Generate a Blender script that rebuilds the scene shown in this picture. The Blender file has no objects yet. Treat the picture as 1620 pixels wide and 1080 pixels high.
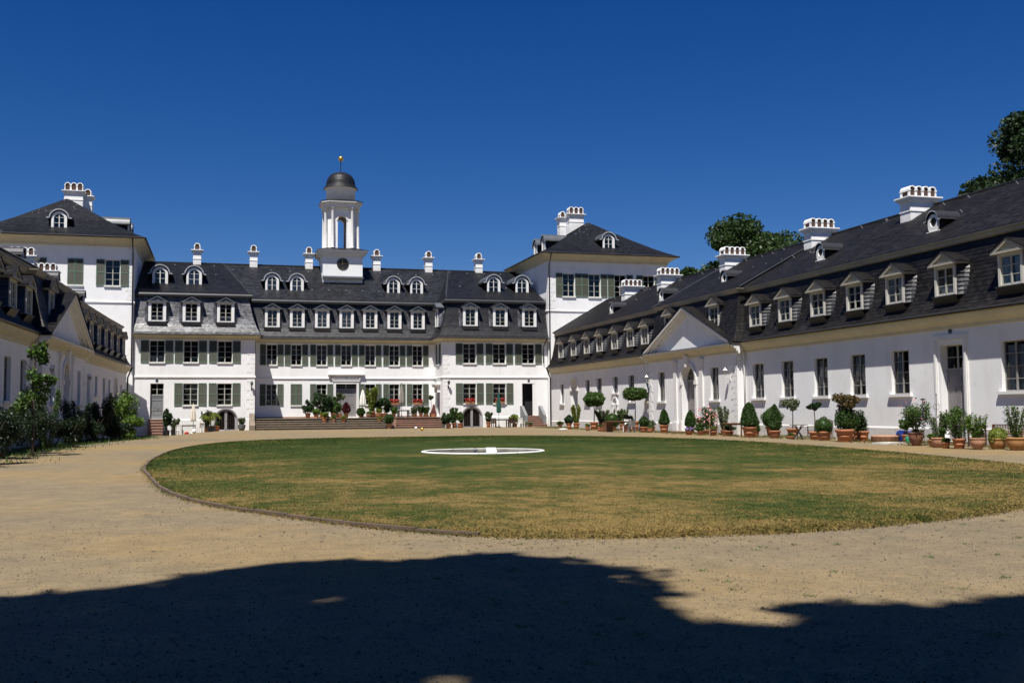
import bpy, math, random
import numpy as np
from mathutils import Vector, Matrix
random.seed(7); RNG = np.random.default_rng(11)
R = math.radians
scene = bpy.context.scene
col = scene.collection

# ------------------------------------------------------------------ camera
YAW, PIT, ROLL = R(15.82), R(3.832), R(-0.461)
Rv = Vector((math.cos(YAW), -math.sin(YAW), 0)); Fv = Vector((math.sin(YAW), math.cos(YAW), 0)); Uv = Vector((0, 0, 1))
F2 = Fv*math.cos(PIT) + Uv*math.sin(PIT); U2 = Uv*math.cos(PIT) - Fv*math.sin(PIT)
R3 = Rv*math.cos(ROLL) + U2*math.sin(ROLL); U3 = U2*math.cos(ROLL) - Rv*math.sin(ROLL)
cam_d = bpy.data.cameras.new('camera'); cam = bpy.data.objects.new('camera', cam_d); col.objects.link(cam)
m4 = Matrix((R3, U3, -F2)).transposed().to_4x4(); m4.translation = Vector((0, 0, 1.6))
cam.matrix_world = m4
cam_d.sensor_width = 36; cam_d.lens = 36*1637.5/1620; cam_d.clip_end = 5000; cam_d.clip_start = 0.1
scene.camera = cam
scene.render.resolution_x = 1024; scene.render.resolution_y = 682

# ------------------------------------------------------------------ light
SUN = Vector((-.27, -.42, 1.0)).normalized()          # towards the sun
EL = math.asin(SUN.z)
w = bpy.data.worlds.new('World'); scene.world = w; w.use_nodes = True
nt = w.node_tree; bg = nt.nodes['Background']
sky = nt.nodes.new('ShaderNodeTexSky'); sky.sky_type = 'NISHITA'; sky.sun_disc = False
sky.sun_elevation = EL; sky.sun_rotation = math.atan2(SUN.x, SUN.y)
sky.altitude = 1500; sky.air_density = 1.0; sky.dust_density = 0.15; sky.ozone_density = 5.0
hs = nt.nodes.new('ShaderNodeHueSaturation'); hs.inputs['Saturation'].default_value = 1.34; hs.inputs['Hue'].default_value = .515
nt.links.new(sky.outputs[0], hs.inputs['Color']); nt.links.new(hs.outputs[0], bg.inputs[0]); bg.inputs[1].default_value = 0.05
sl = bpy.data.lights.new('sun', 'SUN'); sl.energy = 5.0; sl.angle = R(0.53); sl.color = (1.0, 0.955, 0.89)
so = bpy.data.objects.new('sun', sl); col.objects.link(so); so.rotation_euler = SUN.to_track_quat('Z', 'Y').to_euler()
so.location = (0, -20, 60)
scene.view_settings.view_transform = 'Standard'; scene.view_settings.look = 'None'
scene.view_settings.exposure = 0.58; scene.view_settings.gamma = 1

# ------------------------------------------------------------------ materials
def nodemat(name):
    m = bpy.data.materials.new(name); m.use_nodes = True
    n = m.node_tree; return m, n, n.nodes['Principled BSDF']
def mat(name, c, rough=.7, var=.12, scale=3., bump=0., bscale=40., metal=0., spec=.5, island=0., c2=None, detail=5., sheen=None):
    """plain colour broken by noise (var), an optional second colour, island variation and fine relief"""
    m, n, b = nodemat(name); L = n.links.new
    tc = n.nodes.new('ShaderNodeTexCoord')
    no = n.nodes.new('ShaderNodeTexNoise'); no.inputs['Scale'].default_value = scale; no.inputs['Detail'].default_value = detail
    no.inputs['Roughness'].default_value = .65
    L(tc.outputs['Object'], no.inputs['Vector'])
    mx = n.nodes.new('ShaderNodeMix'); mx.data_type = 'RGBA'
    c2 = c2 or tuple(max(0, v*(1-2*var)) for v in c)
    mr = n.nodes.new('ShaderNodeMapRange'); mr.inputs[1].default_value = .35; mr.inputs[2].default_value = .7
    L(no.outputs[0], mr.inputs[0]); L(mr.outputs[0], mx.inputs[0])
    mx.inputs[6].default_value = (*c, 1); mx.inputs[7].default_value = (*c2, 1)
    out = mx.outputs[2]
    if island:
        g = n.nodes.new('ShaderNodeNewGeometry')
        mm = n.nodes.new('ShaderNodeMapRange'); mm.inputs[3].default_value = 1-island; mm.inputs[4].default_value = 1+island
        L(g.outputs['Random Per Island'], mm.inputs[0])
        m2 = n.nodes.new('ShaderNodeMix'); m2.data_type = 'RGBA'; m2.blend_type = 'MULTIPLY'; m2.inputs[0].default_value = 1
        L(out, m2.inputs[6]); L(mm.outputs[0], m2.inputs[7]); out = m2.outputs[2]
    L(out, b.inputs['Base Color'])
    b.inputs['Roughness'].default_value = rough; b.inputs['Metallic'].default_value = metal
    b.inputs['Specular IOR Level'].default_value = spec
    if bump:
        nb = n.nodes.new('ShaderNodeTexNoise'); nb.inputs['Scale'].default_value = bscale; nb.inputs['Detail'].default_value = 4
        L(tc.outputs['Object'], nb.inputs['Vector'])
        bp = n.nodes.new('ShaderNodeBump'); bp.inputs['Strength'].default_value = bump; bp.inputs['Distance'].default_value = .02
        L(nb.outputs[0], bp.inputs['Height']); L(bp.outputs[0], b.inputs['Normal'])
    return m
M = {}
M['plaster'] = mat('plaster', (.83, .83, .82), .85, .04, .45, .25, 14)
def weather(m):
    """faint rain streaks and blotches worked into a plaster colour"""
    n = m.node_tree; L = n.links.new; b = n.nodes['Principled BSDF']; src = b.inputs['Base Color'].links[0].from_socket
    tc = n.nodes.new('ShaderNodeTexCoord'); mp = n.nodes.new('ShaderNodeMapping'); mp.inputs['Scale'].default_value = (.55, .55, .12); L(tc.outputs['Object'], mp.inputs['Vector'])
    no = n.nodes.new('ShaderNodeTexNoise'); no.inputs['Scale'].default_value = 1.5; no.inputs['Detail'].default_value = 7; no.inputs['Roughness'].default_value = .7; L(mp.outputs[0], no.inputs['Vector'])
    r = n.nodes.new('ShaderNodeValToRGB'); r.color_ramp.elements[0].position = .30; r.color_ramp.elements[0].color = (.80, .78, .74, 1); r.color_ramp.elements[1].position = .50; r.color_ramp.elements[1].color = (1, 1, 1, 1); L(no.outputs[0], r.inputs[0])
    n2 = n.nodes.new('ShaderNodeTexNoise'); n2.inputs['Scale'].default_value = .9; n2.inputs['Detail'].default_value = 8; n2.inputs['Roughness'].default_value = .75; L(tc.outputs['Object'], n2.inputs['Vector'])
    sp = n.nodes.new('ShaderNodeSeparateXYZ'); L(tc.outputs['Object'], sp.inputs[0]); mr = n.nodes.new('ShaderNodeMapRange'); mr.inputs[1].default_value = 0; mr.inputs[2].default_value = .9; mr.inputs[3].default_value = .22; mr.inputs[4].default_value = 0; L(sp.outputs[2], mr.inputs[0])
    ad = n.nodes.new('ShaderNodeMath'); ad.operation = 'ADD'; L(n2.outputs[0], ad.inputs[0]); L(mr.outputs[0], ad.inputs[1])
    r2 = n.nodes.new('ShaderNodeValToRGB'); r2.color_ramp.elements[0].position = .58; r2.color_ramp.elements[0].color = (1, 1, 1, 1); r2.color_ramp.elements[1].position = .86; r2.color_ramp.elements[1].color = (.66, .63, .57, 1); L(ad.outputs[0], r2.inputs[0])
    out = src
    for q in (r.outputs[0], r2.outputs[0]):
        x = n.nodes.new('ShaderNodeMix'); x.data_type = 'RGBA'; x.blend_type = 'MULTIPLY'; x.inputs[0].default_value = .45; L(out, x.inputs[6]); L(q, x.inputs[7]); out = x.outputs[2]
    L(out, b.inputs['Base Color'])
weather(M['plaster'])
M['trim'] = mat('white_trim', (.78, .77, .74), .7, .06, 1.2, .1, 20)
M['casing'] = mat('shaded_casing', (.56, .54, .49), .7, .08, 2.)  # wing dormer casings: the dimness of grazing sun is put into the colour
M['pediment'] = mat('shaded_pediment_paint', (.36, .335, .28), .7, .08, 2.)  # beige paint darkened: grazing sun and overhang shade put into the colour
M['cream'] = mat('cream_soffit', (.60, .54, .38), .7, .08, 1.5)
M['plinth'] = mat('plinth_plaster', (.66, .65, .62), .85, .12, 1.3, .4, 12)
weather(M['plinth']); M['basin_stone'] = mat('dark_stone', (.30, .29, .25), .9, .25, 3., c2=(.12, .12, .09))  # dark mottled stone for the basin's inner face
M['slate'] = mat('slate', (.0125, .0135, .017), .5, .2, .5, 0, 1, spec=.32, island=.5)
M['slate_grey'] = mat('weathered_slate', (.115, .118, .126), .38, .35, 1.1, 0, 1, spec=.6, island=.65)
M['slate_mid'] = mat('slate_centre', (.017, .0185, .023), .45, .25, .6, 0, 1, spec=.42, island=.6)
M['slate_brown'] = mat('slate_wing', (.0145, .0132, .013), .55, .25, .5, 0, 1, spec=.26, island=.5)
M['cheek'] = mat('cheek_slate', (.085, .088, .098), .33, .2, 1., 0, 1, spec=.7, island=.5)
M['underlay'] = mat('roof_underlay', (.02, .02, .022), .8)
M['lead'] = mat('lead_sheet', (.13, .14, .15), .42, .15, 2., metal=.25, spec=.5)
M['lead_bright'] = mat('zinc_edge', (.50, .51, .53), .4, .15, 3., metal=.3)
M['gutter'] = mat('gutter_zinc', (.035, .036, .04), .5, .15, 2., metal=.2)
M['frame'] = mat('window_paint', (.40, .40, .35), .5, .06, 4.)
M['frame_w'] = mat('window_paint_white', (.66, .66, .62), .5, .06, 4.)
M['frame_d'] = mat('window_paint_shaded', (.27, .26, .24), .5, .08, 4.)  # wing window frames: shade of the reveals is put into the paint colour
M['shutter'] = mat('shutter_green', (.10, .155, .10), .55, .1, 3.)
M['louvre'] = mat('shaded_louvre', (.072, .077, .052), .65, .1, 5.)  # louvre colour darkened to carry the shade between the slats
M['door'] = mat('door_grey', (.22, .205, .205), .55, .06, 2.)
M['gate'] = mat('gate_grey', (.33, .32, .33), .6, .06, 2.)
M['stonegrey'] = mat('grey_stone', (.20, .205, .21), .8, .1, 3., .2, 20)
M['lampglass'] = mat('lamp_glass', (.16, .17, .17), .15, .1, 6.)
M['dark'] = mat('painted_dark', (.012, .012, .013), .9)  # near-black stand-in for the unlit rooms behind the glass
M['curtain'] = mat('net_curtain', (.55, .56, .58), .9, .12, 6.)
M['curtain_d'] = mat('roller_blind', (.10, .11, .115), .8, .1, 4.)
M['step'] = mat('red_sandstone', (.34, .19, .135), .85, .2, 2.5, .4, 18, c2=(.20, .15, .12))
M['step_old'] = mat('mossy_sandstone', (.26, .20, .15), .9, .25, 2.5, .5, 18, c2=(.10, .095, .07))
M['tread'] = mat('pale_tread', (.30, .245, .18), .9, .25, 2., .4, 18, c2=(.19, .16, .115))  # paler than the risers
M['terra'] = mat('terracotta', (.42, .165, .075), .8, .15, 4., .2, 25, c2=(.30, .115, .055))
M['terra_pale'] = mat('pale_terracotta', (.46, .24, .14), .85, .15, 4., .2, 25)
M['terra_ochre'] = mat('ochre_pot', (.40, .20, .07), .8, .15, 4., .2, 25)
M['terra_dark'] = mat('dark_terracotta', (.19, .085, .05), .8, .15, 4., .2, 25)
M['flue'] = mat('shaded_brick', (.075, .04, .028), .9, .2, 5.)  # dark brick colour that includes the shade inside the flue openings
M['soil'] = mat('soil', (.05, .035, .022), .95, .2, 20.)
M['wood'] = mat('brown_wood', (.17, .075, .035), .65, .2, 6., .1, 20)
M['wood_dark'] = mat('dark_wood', (.06, .035, .022), .6, .2, 6.)
M['wood_grey'] = mat('weathered_wood', (.17, .145, .125), .8, .2, 6., .1, 20)
M['trunk'] = mat('bark', (.10, .075, .05), .9, .25, 8., .5, 30)
M['white'] = mat('white_paint', (.80, .80, .78), .5, .05, 6.)
M['black'] = mat('black_metal', (.015, .015, .016), .45, .1, 5.)
M['iron'] = mat('rusty_iron', (.05, .035, .028), .7, .1, 5.)
M['gold'] = mat('gold_leaf', (.75, .48, .10), .3, .05, 5., metal=.9)
M['bucket'] = mat('zinc_bucket', (.28, .29, .31), .4, .1, 5., metal=.6)
M['blue'] = mat('blue_plastic', (.012, .06, .42), .35, .05, 3.)
M['green_p'] = mat('green_plastic', (.01, .20, .10), .35, .05, 3.)
M['navy'] = mat('navy_glaze', (.03, .04, .065), .3, .1, 4.)
M['greypot'] = mat('grey_pot', (.13, .14, .145), .6, .1, 4.)
M['cloth_w'] = mat('white_canvas', (.74, .73, .66), .9, .05, 5.)
M['cloth_c'] = mat('cream_canvas', (.66, .61, .51), .9, .05, 5.)
M['cloth_g'] = mat('taupe_canvas', (.26, .235, .20), .9, .05, 5.)
M['cloth_d'] = mat('green_canvas', (.008, .075, .05), .9, .05, 5.)
M['red'] = mat('red_petals', (.45, .012, .008), .6, .1, 9., island=.3)
M['pink'] = mat('pink_petals', (.70, .28, .30), .6, .1, 9., island=.3)
M['purple'] = mat('purple_petals', (.26, .14, .42), .6, .1, 9., island=.3)
M['petal_w'] = mat('white_petals', (.78, .76, .74), .6, .05, 9.)
M['maroon'] = mat('maroon_paint', (.11, .022, .016), .6, .1, 5.)
M['kerb'] = mat('kerb_stone', (.125, .085, .06), .9, .2, 3., .4, 20)
M['pebble'] = mat('pebbles', (.165, .135, .098), .95, .2, 6., island=.55, spec=.1)

def leafmat(name, c, island=.45, trans=.25):
    m, n, b = nodemat(name); L = n.links.new
    g = n.nodes.new('ShaderNodeNewGeometry'); mm = n.nodes.new('ShaderNodeMapRange')
    mm.inputs[3].default_value = 1-island; mm.inputs[4].default_value = 1+island
    L(g.outputs['Random Per Island'], mm.inputs[0])
    m2 = n.nodes.new('ShaderNodeMix'); m2.data_type = 'RGBA'; m2.blend_type = 'MULTIPLY'; m2.inputs[0].default_value = 1
    m2.inputs[6].default_value = (*c, 1); L(mm.outputs[0], m2.inputs[7]); L(m2.outputs[2], b.inputs['Base Color'])
    b.inputs['Roughness'].default_value = .5; b.inputs['Specular IOR Level'].default_value = .35
    tr = n.nodes.new('ShaderNodeBsdfTranslucent'); L(m2.outputs[2], tr.inputs['Color'])
    mx = n.nodes.new('ShaderNodeMixShader'); mx.inputs[0].default_value = trans
    L(b.outputs[0], mx.inputs[1]); L(tr.outputs[0], mx.inputs[2])
    L(mx.outputs[0], n.nodes['Material Output'].inputs[0]); return m
M['l_box'] = leafmat('boxwood_leaves', (.035, .075, .012))
M['l_dark'] = leafmat('dark_leaves', (.022, .050, .012))
M['l_mid'] = leafmat('mid_leaves', (.055, .105, .018))
M['l_bright'] = leafmat('bright_leaves', (.095, .165, .022))
M['l_yellow'] = leafmat('yellow_green_leaves', (.16, .20, .030))
M['l_grey'] = leafmat('grey_green_leaves', (.10, .125, .06))
M['l_red'] = leafmat('red_tipped_leaves', (.095, .070, .022), .6)
M['l_maroon'] = leafmat('maroon_leaves', (.085, .012, .014))
M['l_shade'] = leafmat('shaded_leaves', (.010, .023, .006), .5, .12)  # left wing shrubs: their shade is put into the leaf colour
M['l_tree'] = leafmat('tree_leaves', (.030, .060, .012))
M['l_oak'] = leafmat('dark_tree_leaves', (.018, .037, .009))

m, n, b = nodemat('window_glass'); L = n.links.new
fr = n.nodes.new('ShaderNodeFresnel'); fr.inputs[0].default_value = 1.55
tp = n.nodes.new('ShaderNodeBsdfTransparent'); tp.inputs[0].default_value = (.75, .79, .80, 1)
gl = n.nodes.new('ShaderNodeBsdfGlossy'); gl.inputs['Roughness'].default_value = .015
tc = n.nodes.new('ShaderNodeTexCoord'); no = n.nodes.new('ShaderNodeTexNoise'); no.inputs['Scale'].default_value = 1.1
bp = n.nodes.new('ShaderNodeBump'); bp.inputs['Strength'].default_value = .12; bp.inputs['Distance'].default_value = .05
L(tc.outputs['Object'], no.inputs['Vector']); L(no.outputs[0], bp.inputs['Height']); L(bp.outputs[0], gl.inputs['Normal'])
mx = n.nodes.new('ShaderNodeMixShader'); L(fr.outputs[0], mx.inputs[0]); L(tp.outputs[0], mx.inputs[1]); L(gl.outputs[0], mx.inputs[2])
L(mx.outputs[0], n.nodes['Material Output'].inputs[0]); M['glass'] = m

# ------------------------------------------------------------------ mesh helpers
class MB:
    def __init__(s): s.v = []; s.f = []; s.m = []
    def face(s, pts, m=0):
        i = len(s.v); s.v.extend(tuple(p) for p in pts); s.f.append(tuple(range(i, i+len(pts)))); s.m.append(m); return s
    def box(s, x0, x1, y0, y1, z0, z1, m=0):
        i = len(s.v)
        s.v += [(x0,y0,z0),(x1,y0,z0),(x1,y1,z0),(x0,y1,z0),(x0,y0,z1),(x1,y0,z1),(x1,y1,z1),(x0,y1,z1)]
        for q in ((0,3,2,1),(4,5,6,7),(0,1,5,4),(1,2,6,5),(2,3,7,6),(3,0,4,7)): s.f.append(tuple(i+k for k in q)); s.m.append(m)
        return s
    def bar(s, p, q, a, b=None, m=0):
        """box of section a x b along p-q"""
        b = b or a; p = Vector(p); q = Vector(q); d = (q-p).normalized()
        up = Vector((0,0,1)) if abs(d.z) < .95 else Vector((0,1,0))
        u = d.cross(up).normalized()*a/2; w_ = d.cross(u).normalized()*b/2
        i = len(s.v)
        for c in (p, q): s.v += [tuple(c+u+w_), tuple(c-u+w_), tuple(c-u-w_), tuple(c+u-w_)]
        for f in ((0,1,2,3),(7,6,5,4),(0,4,5,1),(1,5,6,2),(2,6,7,3),(3,7,4,0)): s.f.append(tuple(i+k for k in f)); s.m.append(m)
        return s
    def tube(s, pts, rad, n=6, m=0):
        pts = [Vector(p) for p in pts]; rad = rad if hasattr(rad, '__len__') else [rad]*len(pts); base = len(s.v)
        for k, p in enumerate(pts):
            d = (pts[min(k+1, len(pts)-1)] - pts[max(k-1, 0)]).normalized()
            a = Vector((0,0,1)) if abs(d.z) < .9 else Vector((1,0,0))
            u = d.cross(a).normalized(); w_ = d.cross(u)
            for j in range(n):
                t = 2*math.pi*j/n; s.v.append(tuple(p + (u*math.cos(t) + w_*math.sin(t))*rad[k]))
        for k in range(len(pts)-1):
            for j in range(n):
                a0 = base+k*n+j; a1 = base+k*n+(j+1) % n
                s.f.append((a0, a1, a1+n, a0+n)); s.m.append(m)
        s.f.append(tuple(base+j for j in range(n))[::-1]); s.m.append(m)
        s.f.append(tuple(base+(len(pts)-1)*n+j for j in range(n))); s.m.append(m)
        return s
    def lathe(s, prof, n=16, c=(0,0,0), m=0, a0=0.):
        base = len(s.v)
        for r, z in prof:
            for j in range(n):
                t = 2*math.pi*j/n+a0; s.v.append((c[0]+r*math.cos(t), c[1]+r*math.sin(t), c[2]+z))
        for k in range(len(prof)-1):
            for j in range(n):
                p = base+k*n+j; q = base+k*n+(j+1) % n
                s.f.append((p, q, q+n, p+n)); s.m.append(m)
        s.f.append(tuple(base+j for j in range(n))[::-1]); s.m.append(m)
        s.f.append(tuple(base+(len(prof)-1)*n+j for j in range(n))); s.m.append(m)
        return s
    def prism(s, poly, y0, y1, m=0, m_side=None):
        """poly = [(x,z)] extruded from y0 (front) to y1"""
        k = len(poly); i = len(s.v)
        s.v += [(x, y0, z) for x, z in poly] + [(x, y1, z) for x, z in poly]
        s.f.append(tuple(range(i, i+k))); s.m.append(m); s.f.append(tuple(range(i+2*k-1, i+k-1, -1))); s.m.append(m)
        for j in range(k):
            a = i+j; b_ = i+(j+1) % k; s.f.append((b_, a, a+k, b_+k)); s.m.append(m if m_side is None else m_side)
        return s
    def obj(s, name, mats, parent=None, loc=(0,0,0), rz=0., smooth=False, kind=None):
        me = bpy.data.meshes.new(name); me.from_pydata(s.v, [], s.f)
        if not isinstance(mats, (list, tuple)): mats = [mats]
        for k in mats: me.materials.append(M[k])
        if len(mats) > 1: me.polygons.foreach_set('material_index', s.m)
        if smooth: me.polygons.foreach_set('use_smooth', [True]*len(s.f))
        return link(name, me, parent, loc, rz, kind)
def link(name, me, parent=None, loc=(0,0,0), rz=0., kind=None):
    o = bpy.data.objects.new(name, me); col.objects.link(o); o.parent = parent; o.location = loc; o.rotation_euler = (0, 0, rz)
    if kind: o['kind'] = kind
    return o
def tag(o, label, cat, group=None):
    o['label'] = label; o['category'] = cat
    if group: o['group'] = group
    return o
def thing(name, label, cat, loc=(0,0,0), rz=0., group=None):
    o = bpy.data.objects.new(name, None); col.objects.link(o); o.empty_display_size = .3
    o.location = loc; o.rotation_euler = (0, 0, rz); return tag(o, label, cat, group)
KIDS = {}
def kids(o):
    return [c for c in bpy.data.objects if c.parent == o]
def copy_part(o, ch, parent, loc, rz=0.):
    c = o.copy(); col.objects.link(c); c.parent = parent; c.location = loc; c.rotation_euler = (0, 0, rz)
    for k in ch:
        d = k.copy(); col.objects.link(d); d.parent = c
    return c

def mitred(path, bo):
    """plan path (left to right seen from outside) moved outwards by bo with mitred corners"""
    out = []
    for i, p in enumerate(path):
        ns = []
        for a, c in ((i-1, i), (i, i+1)):
            if a >= 0 and c < len(path):
                d = Vector((path[c][0]-path[a][0], path[c][1]-path[a][1])).normalized(); ns.append(Vector((d.y, -d.x)))
        mm = ns[0] if len(ns) == 1 else (ns[0]+ns[1])/(1+ns[0].dot(ns[1]))
        out.append((p[0]+mm.x*bo, p[1]+mm.y*bo))
    return out
def sweep(mb, path, prof, m=0, closed=True):
    rings = [mitred(path, bo) for bo, z in prof]; k = len(prof)
    for i in range(len(path)-1):
        for j in range(k if closed else k-1):
            j2 = (j+1) % k
            a, b_ = rings[j], rings[j2]; za, zb = prof[j][1], prof[j2][1]
            mb.face([(*a[i], za), (*a[i+1], za), (*b_[i+1], zb), (*b_[i], zb)], m)
    if closed:
        for i in (0, len(path)-1): mb.face([(*rings[j][i], prof[j][1]) for j in range(k)], m)
    return mb
def slates(mb, A, B, C, D, w=.30, h=.21, lift=.018, off=0., jit=.006):
    """cover the quad A(bottom left) B(bottom right) C(top right) D(top left) with single slates, lower edges proud"""
    A, B, C, D = map(Vector, (A, B, C, D))
    nrm = (B-A).cross(D-A)
    if nrm.length < 1e-6: nrm = (B-A).cross(C-A)
    nrm.normalize()
    H = max((D-A).length, (C-B).length); n_ = max(1, round(H/h))
    for i in range(n_):
        v0, v1 = i/n_, min(1, (i+1.12)/n_)
        L0, R0, L1, R1 = A.lerp(D, v0), B.lerp(C, v0), A.lerp(D, v1), B.lerp(C, v1)
        ln = (R0-L0).length
        if ln < .05: continue
        k = ln/w; o_ = (i % 2)*.5 + off + random.random()*.12
        e = [0.]; t = (o_ % 1)
        while t < k: 
            if t > .08: e.append(t/k)
            t += 1
        e.append(1.)
        for a, c in zip(e, e[1:]):
            l1 = nrm*(lift+random.uniform(-jit, jit)); l2 = nrm*(lift+random.uniform(-jit, jit)); tp_ = nrm*.004
            mb.face([L0.lerp(R0, a)+l1, L0.lerp(R0, c)+l2, L1.lerp(R1, c)+tp_, L1.lerp(R1, a)+tp_])
def roof_quad(und, sm, A, B, C, D, **k):
    und.face([A, B, C, D]); slates(sm, A, B, C, D, **k)
def slate_sweep(und, sm, path, prof, only=None, **k):
    rings = [mitred(path, bo) for bo, z in prof]
    for i in (only if only is not None else range(len(path)-1)):
        for j in range(len(prof)-1):
            a, b_ = rings[j], rings[j+1]; za, zb = prof[j][1], prof[j+1][1]
            roof_quad(und, sm, (*a[i], za), (*a[i+1], za), (*b_[i+1], zb), (*b_[i], zb), off=i*.3+j*.5, **k)

def wall_face(mb, o, u, Lg, z0, z1, ops, depth=.28, m=0):
    """wall o + u*a (a 0..Lg) with recessed openings; ops = (a0, a1, z0, z1, arched)"""
    n_ = (u[1], -u[0])
    def P(a, d, z): return (o[0]+u[0]*a-n_[0]*d, o[1]+u[1]*a-n_[1]*d, z)
    xs = sorted({0., Lg, *[v for q in ops for v in q[:2]]}); zs = sorted({z0, z1, *[v for q in ops for v in q[2:4]]})
    for i in range(len(xs)-1):
        run = None
        for j in range(len(zs)-1):
            cx, cz = (xs[i]+xs[i+1])/2, (zs[j]+zs[j+1])/2
            hole = any(q[0] < cx < q[1] and q[2] < cz < q[3] for q in ops)
            if not hole: mb.face([P(xs[i],0,zs[j]), P(xs[i+1],0,zs[j]), P(xs[i+1],0,zs[j+1]), P(xs[i],0,zs[j+1])], m)
    for q in ops:
        a0, a1, b0, b1, arch = q[:5]; dp = q[5] if len(q) > 5 else depth
        r = (a1-a0)/2; zs_ = b1-r if arch else b1; c = (a0+a1)/2
        mb.face([P(a0,0,b0), P(a0,0,zs_), P(a0,dp,zs_), P(a0,dp,b0)], m)
        mb.face([P(a1,0,zs_), P(a1,0,b0), P(a1,dp,b0), P(a1,dp,zs_)], m)
        mb.face([P(a1,0,b0), P(a0,0,b0), P(a0,dp,b0), P(a1,dp,b0)], m)
        if not arch: mb.face([P(a0,0,b1), P(a1,0,b1), P(a1,dp,b1), P(a0,dp,b1)], m)
        else:
            N = 14; arc = [(c-r*math.cos(math.pi*k/N), zs_+r*math.sin(math.pi*k/N)) for k in range(N+1)]
            for k in range(N):
                cr = (a0, b1) if k < N/2 else (a1, b1)
                mb.face([P(*cr[:1],0,cr[1]), P(arc[k][0],0,arc[k][1]), P(arc[k+1][0],0,arc[k+1][1])], m)
                mb.face([P(arc[k][0],0,arc[k][1]), P(arc[k+1][0],0,arc[k+1][1]), P(arc[k+1][0],dp,arc[k+1][1]), P(arc[k][0],dp,arc[k][1])], m)
    return P

# ------------------------------------------------------------------ joinery shared meshes
CACHE = {}
def window_meshes(w_, h_, cols=2, rows=4, arch=False, fm='frame', fat=.055):
    key = (round(w_,3), round(h_,3), cols, rows, arch, fm, fat)
    if key in CACHE: return CACHE[key]
    mb = MB(); pn = MB(); X = w_/2; r = X; hs = h_-r if arch else h_
    t = fat
    mb.box(-X, -X+t, 0, .07, 0, hs); mb.box(X-t, X, 0, .07, 0, hs); mb.box(-X+t, X-t, 0, .07, 0, t)
    if not arch: mb.box(-X+t, X-t, 0, .07, h_-t, h_)
    else:
        N = 12
        for k in range(N):
            a, c = math.pi*k/N, math.pi*(k+1)/N
            pts = [(-r*math.cos(a), hs+r*math.sin(a)), (-r*math.cos(c), hs+r*math.sin(c)), (-(r-t)*math.cos(c), hs+(r-t)*math.sin(c)), (-(r-t)*math.cos(a), hs+(r-t)*math.sin(a))]
            mb.prism(pts, 0, .07)
    mb.box(-.042, .042, -.012, .06, t, h_-t)
    def hw(z):  # half width at height z
        return X-t if z <= hs else math.sqrt(max(0, (r-t)**2-(z-hs)**2))
    for k in range(1, rows):
        z = h_*k/rows if not arch else (hs*1.12)*k/(rows-1) if rows > 2 else hs
        b_ = hw(z)
        mb.box(-b_, -.042, .008, .05, z-.016, z+.016); mb.box(.042, b_, .008, .05, z-.016, z+.016)
    for c in range(2, cols):   # extra verticals
        x = -X + w_*c/cols
        if abs(x) > .06: mb.box(x-.015, x+.015, .01, .05, t, hw(0) and h_-t)
    fme = mb.obj('tmp', fm).data
    pn = MB()
    if not arch:
        for c in range(2):
            for k in range(rows):
                x0, x1 = (-X+t, -.05) if c == 0 else (.05, X-t)
                zc, zd = h_*k/rows+.02, h_*(k+1)/rows-.02
                pn.face([(x0, .03, zc), (x1, .03, zc), (x1, .03, zd), (x0, .03, zd)])
    else:
        pn.face([(-(r-t), .03, t)] + [((r-t), .03, t)] + [((r-t)*math.cos(math.pi*k/10), .03, hs+(r-t)*math.sin(math.pi*k/10)) for k in range(11)])
    gme = bpy.data.meshes.new('pane'); gme.from_pydata(pn.v, [], pn.f); gme.materials.append(M['glass'])
    one = None
    if not arch:
        q = MB(); x0, x1 = -X+t, -.05; dx = (x1-x0)/2; dz = h_/rows/2-.02
        q.face([(-dx, 0, -dz), (dx, 0, -dz), (dx, 0, dz), (-dx, 0, dz)])
        one = bpy.data.meshes.new('pane'); one.from_pydata(q.v, [], q.f); one.materials.append(M['glass'])
    for o in [o for o in bpy.data.objects if o.name.startswith('tmp')]: bpy.data.objects.remove(o)
    CACHE[key] = (fme, gme, one); return CACHE[key]
def flat_mesh(key, w_, h_, m, y=0., folds=0):
    k = ('flat', key, round(w_,2), round(h_,2), m, folds)
    if k not in CACHE:
        mb = MB()
        if folds:
            for i in range(folds):
                x0, x1 = -w_/2+w_*i/folds, -w_/2+w_*(i+1)/folds; xm = (x0+x1)/2
                mb.face([(x0,y,0),(xm,y+.05,0),(xm,y+.05,h_),(x0,y,h_)]); mb.face([(xm,y+.05,0),(x1,y,0),(x1,y,h_),(xm,y+.05,h_)])
        else: mb.face([(-w_/2,y,0),(w_/2,y,0),(w_/2,y,h_),(-w_/2,y,h_)])
        me = bpy.data.meshes.new(key); me.from_pydata(mb.v, [], mb.f); me.materials.append(M[m]); CACHE[k] = me
    return CACHE[k]
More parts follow.
